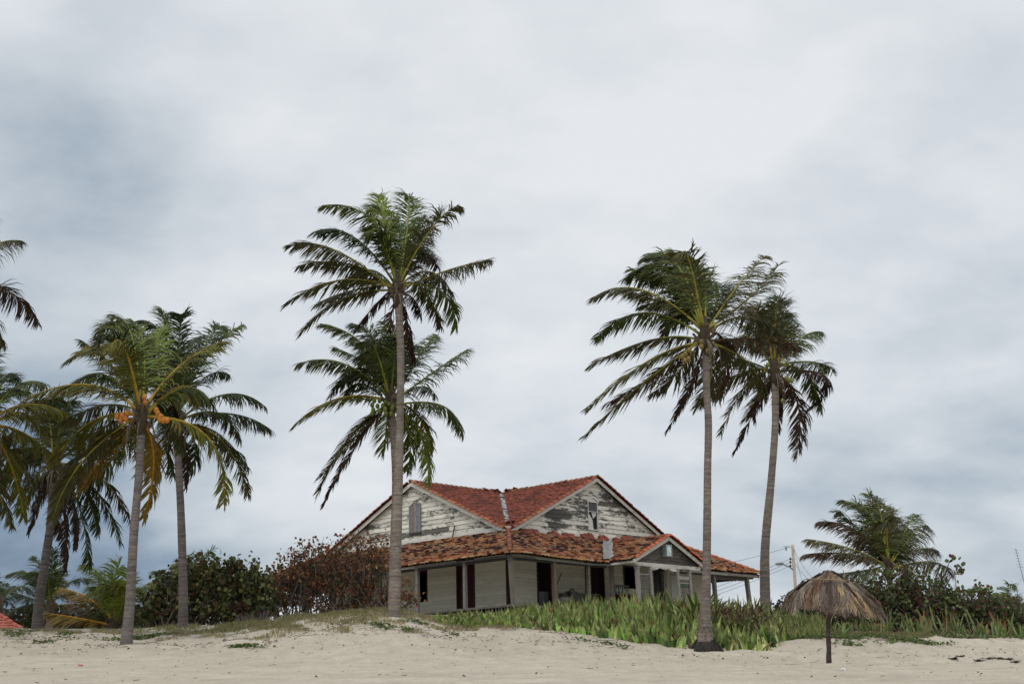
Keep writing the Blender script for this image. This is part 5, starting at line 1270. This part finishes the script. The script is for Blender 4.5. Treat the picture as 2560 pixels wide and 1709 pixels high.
def litter(x, Y, s, col, name, label, cat):
    c = gpt(x, 1650, Y); m_ = MB(); r_5 = random.Random(int(x))
    for k in range(6):
        q = c+Vector((r_5.gauss(0,s*.5), r_5.gauss(0,s*.3), .015+r_5.uniform(0,.02))); leaf_disc(m_, q, Vector((r_5.gauss(0,.4), -.5, 1)), s*.6, jit(col, .06, r_5), r_5)
    tag(m_.build(name, M_STRAW, None, offset=c), label, cat)
litter(2105, 27.5, .05, (.75,.75,.75), 'paper_scrap', 'small white paper scrap on the sand in front of the parasol', 'litter')
litter(372, 46.5, .10, (.62,.50,.42), 'driftwood_scrap', 'pale scrap on the dune just right of the orange coconut palm foot', 'litter')
litter(205, 31, .05, (.50,.11,.08), 'red_scrap', 'small red scrap on the open sand at the left', 'litter')
# dry weed stalks with round heads near the curved palm
m_ = MB()
for i in range(34):
    x = r4.uniform(1930, 2045); p = gpt(x, 1560, 49); h = (1545-r4.uniform(1478,1520))/76+.1; t = Vector((r4.gauss(0,.06), 0, h)); m_.tube([p, p+t*.5+Vector((.03,0,0)), p+t], .010, 3, (.04,.035,.03), caps=False)
    for k in range(2): m_.ball(p+t+Vector((r4.gauss(0,.03), 0, -.05*k)), .03, .03, .035, (.03,.025,.022), 5, 4)
o = m_.build('weed_stalks', M_TWIG); tag(o, 'thin dark weed stalks with round seed heads beside the curved palm', 'weeds', None, 'stuff')
# dead stems at the left of the green bush
m_ = MB()
for i in range(120):
    x = r4.uniform(590, 690); p = gpt(x, 1560, 51); m_.tube([p, p+Vector((r4.gauss(0,.12), r4.gauss(0,.1), r4.uniform(.15,.4)))], .006, 3, jit((.16,.14,.12), .3, r4), caps=False)
o = m_.build('dead_stems', M_TWIG); tag(o, 'grey dead stems at the foot of the green bush', 'weeds', None, 'stuff')

# ------------------------------------------------------------------ thatched parasol
UY = 35.0
ub = gpt(2072, 1660, UY); uz = lambda u, v: (1900+u/4.611, 1340+v/4.611)
par = empty('thatched_parasol', ub, 'palm thatched beach parasol on a single wooden post in the sand', 'parasol')
ap = at(*uz(795, 492), UY); ptop = at(*uz(780, 500), UY)
m_ = MB(); N = 12
pts = [ub-Vector((0,0,.3))]+[ub.lerp(ptop, (k+1)/N)+Vector((.008*math.sin(k*1.3), 0, 0)) for k in range(N)]
m_.tube(pts, [.062+.006*math.sin(k*2.1)-.001*k for k in range(N+1)], 12, [jit((.135,.10,.09), .15, r4) for _ in range(N)]); m_.build('post', M_TRUNK, par)
lw, rw_ = at(*uz(265, 760), UY), at(*uz(1430, 880), UY)
cen = (lw+rw_)/2; rad_ = (rw_-lw).length/2*.95; axt = (rw_-lw).normalized(); ayt = Vector((0,1,.12)); 
def domep(a, s, lift=0):
    """s 0 apex .. 1 rim"""
    rim = cen+axt*(math.cos(a)*rad_)+ayt*(math.sin(a)*rad_)
    p = ap.lerp(rim, s); p.z = ap.z+(rim.z-ap.z)*min(1, s)**1.5
    return p+Vector((0,0,lift+.02*math.sin(a*5+s*4)+.03*math.sin(a*3+1)))
base_ = MB(); na = 40
for i in range(10):
    for k in range(na):
        a0, a1 = 2*math.pi*k/na, 2*math.pi*(k+1)/na; s0, s1 = max(.001, i/10*.95), (i+1)/10*.95
        base_.quad(domep(a0,s0,-.05), domep(a1,s0,-.05), domep(a1,s1,-.07), domep(a0,s1,-.07), (.06,.045,.035))
base_.build('canopy_frame', M_STRAW, par)
ribs = MB()
for k in range(8):
    a = k*math.pi/4+.2; ribs.tube([domep(a, .02, -.12), domep(a, .5, -.12), domep(a, .93, -.12)], .022, 6, (.10,.075,.06))
ribs.build('ribs', M_TRUNK, par)
tc_ = [(.17,.14,.12),(.13,.105,.092),(.23,.185,.145),(.09,.07,.06),(.16,.13,.115),(.11,.08,.065),(.20,.17,.15),(.14,.08,.045)]
th_ = MB()
for layer, (s0, s1, n_) in enumerate(((.84,1.03,150),(.66,.99,150),(.48,.90,140),(.30,.74,120),(.12,.56,90),(.02,.36,60),(.0,.22,50),(.80,1.05,110),(.55,.95,60))):
    for i in range(n_):
        a0_ = r4.uniform(0, 2*math.pi); sa0 = max(.01, s0+r4.uniform(-.10,.10)); sb0 = s1+r4.gauss(0,.085); da0 = r4.gauss(0,.16)*(1.4-s0)
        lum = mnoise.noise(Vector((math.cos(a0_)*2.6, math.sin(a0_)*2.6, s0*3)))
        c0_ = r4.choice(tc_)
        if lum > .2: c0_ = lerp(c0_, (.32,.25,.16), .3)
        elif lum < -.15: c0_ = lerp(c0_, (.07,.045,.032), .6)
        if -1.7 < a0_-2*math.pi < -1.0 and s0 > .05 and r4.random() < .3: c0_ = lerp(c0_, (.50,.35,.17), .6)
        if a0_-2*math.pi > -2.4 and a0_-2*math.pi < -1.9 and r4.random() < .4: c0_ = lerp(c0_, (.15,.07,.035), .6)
        lift0 = .012*layer+r4.uniform(0,.09); roll = r4.gauss(0,.5)
        for st_ in range(r4.randint(7, 13)):
            a = a0_+r4.gauss(0,.035)/max(.35, sa0); sa = sa0+r4.gauss(0,.02); sb = sb0+r4.gauss(0,.035); da = da0+r4.gauss(0,.05)
            c = jit(c0_, .25, r4); lift = lift0+r4.uniform(0,.03); seg = 4; n0 = len(th_.v); w = r4.uniform(.005,.017)
            tw_ = roll+r4.gauss(0,.4)
            for k in range(seg+1):
                t = k/seg; s = max(.005, sa+(sb-sa)*t); aa = a+da*t*t
                p = domep(aa, min(s, 1.0), lift*(1-t*.5)+.02) if s <= 1 else domep(aa, 1.0, lift*.4)+ (domep(aa,1,0)-domep(aa,.9,0)).normalized()*((s-1)*rad_*.6)+Vector((0,0,-(s-1)*rad_*.5))
                tan = Vector((-math.sin(aa), math.cos(aa), 0)); ww = w*(1-.6*t); off = tan*ww+Vector((0,0,tw_*ww))
                th_.v.append(tuple(p-off)); th_.v.append(tuple(p+off))
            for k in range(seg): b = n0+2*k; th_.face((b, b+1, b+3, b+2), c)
for i in range(90):   # ragged hanging bits under the rim and stray straws at the top
    a = r4.uniform(0, 6.28); p = domep(a, r4.uniform(.8,1.05), -.05); th_.tube([p, p+Vector((r4.gauss(0,.04), r4.gauss(0,.04), -r4.uniform(.1,.25)))], .007, 3, jit((.13,.09,.06), .3, r4), caps=False)
for i in range(46):
    a = r4.uniform(0, 6.28); p = domep(a, r4.uniform(.0,.3), .05); th_.tube([p, p+Vector((r4.gauss(0,.10), r4.gauss(0,.1), r4.uniform(.0,.16)))], .006, 3, jit((.22,.18,.13), .35, r4), caps=False)
th_.tube([at(*uz(530,492), UY-.5), at(*uz(700,490), UY-.75), at(*uz(850,500), UY-.7), at(*uz(1010,510), UY-.6)], .014, 5, (.30,.23,.15))
th_.tube([at(*uz(970,500), UY-.6), at(*uz(972,430), UY-.6), at(*uz(955,385), UY-.6)], .014, 5, (.33,.26,.19))
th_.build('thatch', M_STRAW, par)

# ------------------------------------------------------------------ utility pole, lamp, wires, antenna
PY = 130.0; pt = at(1981, 1361, PY); pbm = at(1991, 1520, PY); pbm.z = gz(pbm.x, PY); pbm.x = pt.x + .25
pole = empty('utility_pole', (pt.x, PY, pbm.z), 'pale concrete utility pole with a street lamp left of the parasol', 'utility pole')
pb = Vector((pt.x, PY, pbm.z))
m_ = MB(); m_.tube([pb, pt], [.17,.13], 10, (.42,.34,.27)); pm = m_.build('pole', M_CONC, pole)
m_ = MB(); A = at(1984, 1424, PY); Bq = at(1960, 1411, PY-.3); m_.tube([A, A.lerp(Bq, .5)+Vector((0,0,.08)), Bq], .065, 6, (.25,.26,.27)); ao = m_.build('lamp_arm', M_METAL, pole)
m_ = MB(); hd = at(1949, 1408.5, PY-.4); m_.ball(hd, .42, .18, .13, (.14,.165,.19), 10, 8); m_.ball(hd+Vector((-.08,0,-.08)), .28, .14, .1, (.45,.47,.46), 8, 6); m_.build('lamp_head', M_METAL, pole)
ins = []
for (x, y) in ((1976,1396),(1976,1404),(1976,1413)):
    c = at(x, y, PY-.1); ins.append(c); m_ = MB(); m_.tube([c+Vector((0,0,-.12)), c+Vector((0,0,0)), c+Vector((0,0,.12))], [.07,.1,.05], 8, (.04,.035,.04)); m_.bar(c, Vector((pt.x, PY, c.z)), .04, .04, (.1,.1,.1)); m_.build('insulator', M_METAL, pole)
tb = at(1965, 1369, PY-.2); m_ = MB(); m_.bar(at(1977,1366,PY-.1), tb, .05, .05, (.12,.17,.15)); m_.tube([tb+Vector((0,0,-.25)), tb+Vector((0,0,.1))], [.05,.09], 7, (.12,.22,.18)); m_.bar(tb+Vector((-.3,0,.12)), tb+Vector((.3,0,.2)), .04, .04, (.12,.2,.17)); m_.build('top_bracket', M_METAL, pole)
def wire(p, q, sag, label, r=.016):
    m_ = MB(); n = 14; pts = [p.lerp(q, i/n)-Vector((0,0,sag*4*(i/n)*(1-i/n))) for i in range(n+1)]
    m_.tube(pts, r, 4, (.06,.065,.07)); o = m_.build('power_line', M_METAL, None, offset=p); tag(o, label, 'cable', 'power lines strung from the utility pole')
wire(tb, at(1560, 1452, 112), .3, 'highest power line running from the pole top to the house roof')
wire(ins[0], at(1500, 1545, 108), .4, 'power line from the upper black insulator toward the porch')
wire(ins[1], at(1500, 1560, 108), .4, 'power line from the middle black insulator toward the porch')
wire(ins[2], at(1500, 1570, 108), .4, 'power line from the lowest black insulator toward the porch')
wire(at(1985,1370,PY), at(2006,1455,120), .1, 'steep guy wire dropping right of the pole')
wire(at(1985,1372,PY), at(2034,1446,115), .3, 'slack wire sloping right from the pole top behind the parasol')
wire(at(1986,1405,PY), at(2036,1455,115), .3, 'lower slack wire sloping right from the pole behind the parasol')
q0 = at(2386, 1424, 190); dp = empty('utility_pole', (q0.x, q0.y, 1), 'distant thin utility pole with a cross arm behind the right thicket', 'utility pole')
m_ = MB(); m_.tube([Vector((q0.x, q0.y, 1)), q0], [.13,.10], 8, (.28,.26,.23)); m_.build('pole', M_CONC, dp)
m_ = MB(); c = at(2387, 1434, 190); m_.bar(c+Vector((-.1,0,.05)), c+Vector((.95,0,-.1)), .12, .14, (.20,.15,.12)); m_.tube([c+Vector((.8,0,-.1)), c+Vector((.8,0,.12))], .06, 6, (.1,.09,.09)); m_.build('cross_arm', M_WOOD, dp)
a0 = at(2539, 1371, 150); a1 = at(2572, 1500, 150); am = empty('antenna_mast', (a1.x, 150, a1.z-2), 'leaning thin antenna mast at the right edge', 'antenna')
m_ = MB(); m_.tube([Vector((a1.x+.4,150,a1.z-2)), a1, a0], [.05,.045,.03], 6, (.16,.16,.17)); m_.build('mast', M_METAL, am)
m_ = MB()
for k in range(7):
    c = a0.lerp(a1, .02+.055*k); m_.bar(c+Vector((-.2-.02*k,0,.02)), c+Vector((.2+.02*k,0,-.05)), .03, .03, (.14,.14,.15))
m_.build('aerial_rods', M_METAL, am)
m_ = MB(); g0 = a0.lerp(a1, .55); m_.tube([g0, at(2490, 1540, 150)], .018, 4, (.12,.12,.13)); m_.build('guy_wire', M_METAL, am)
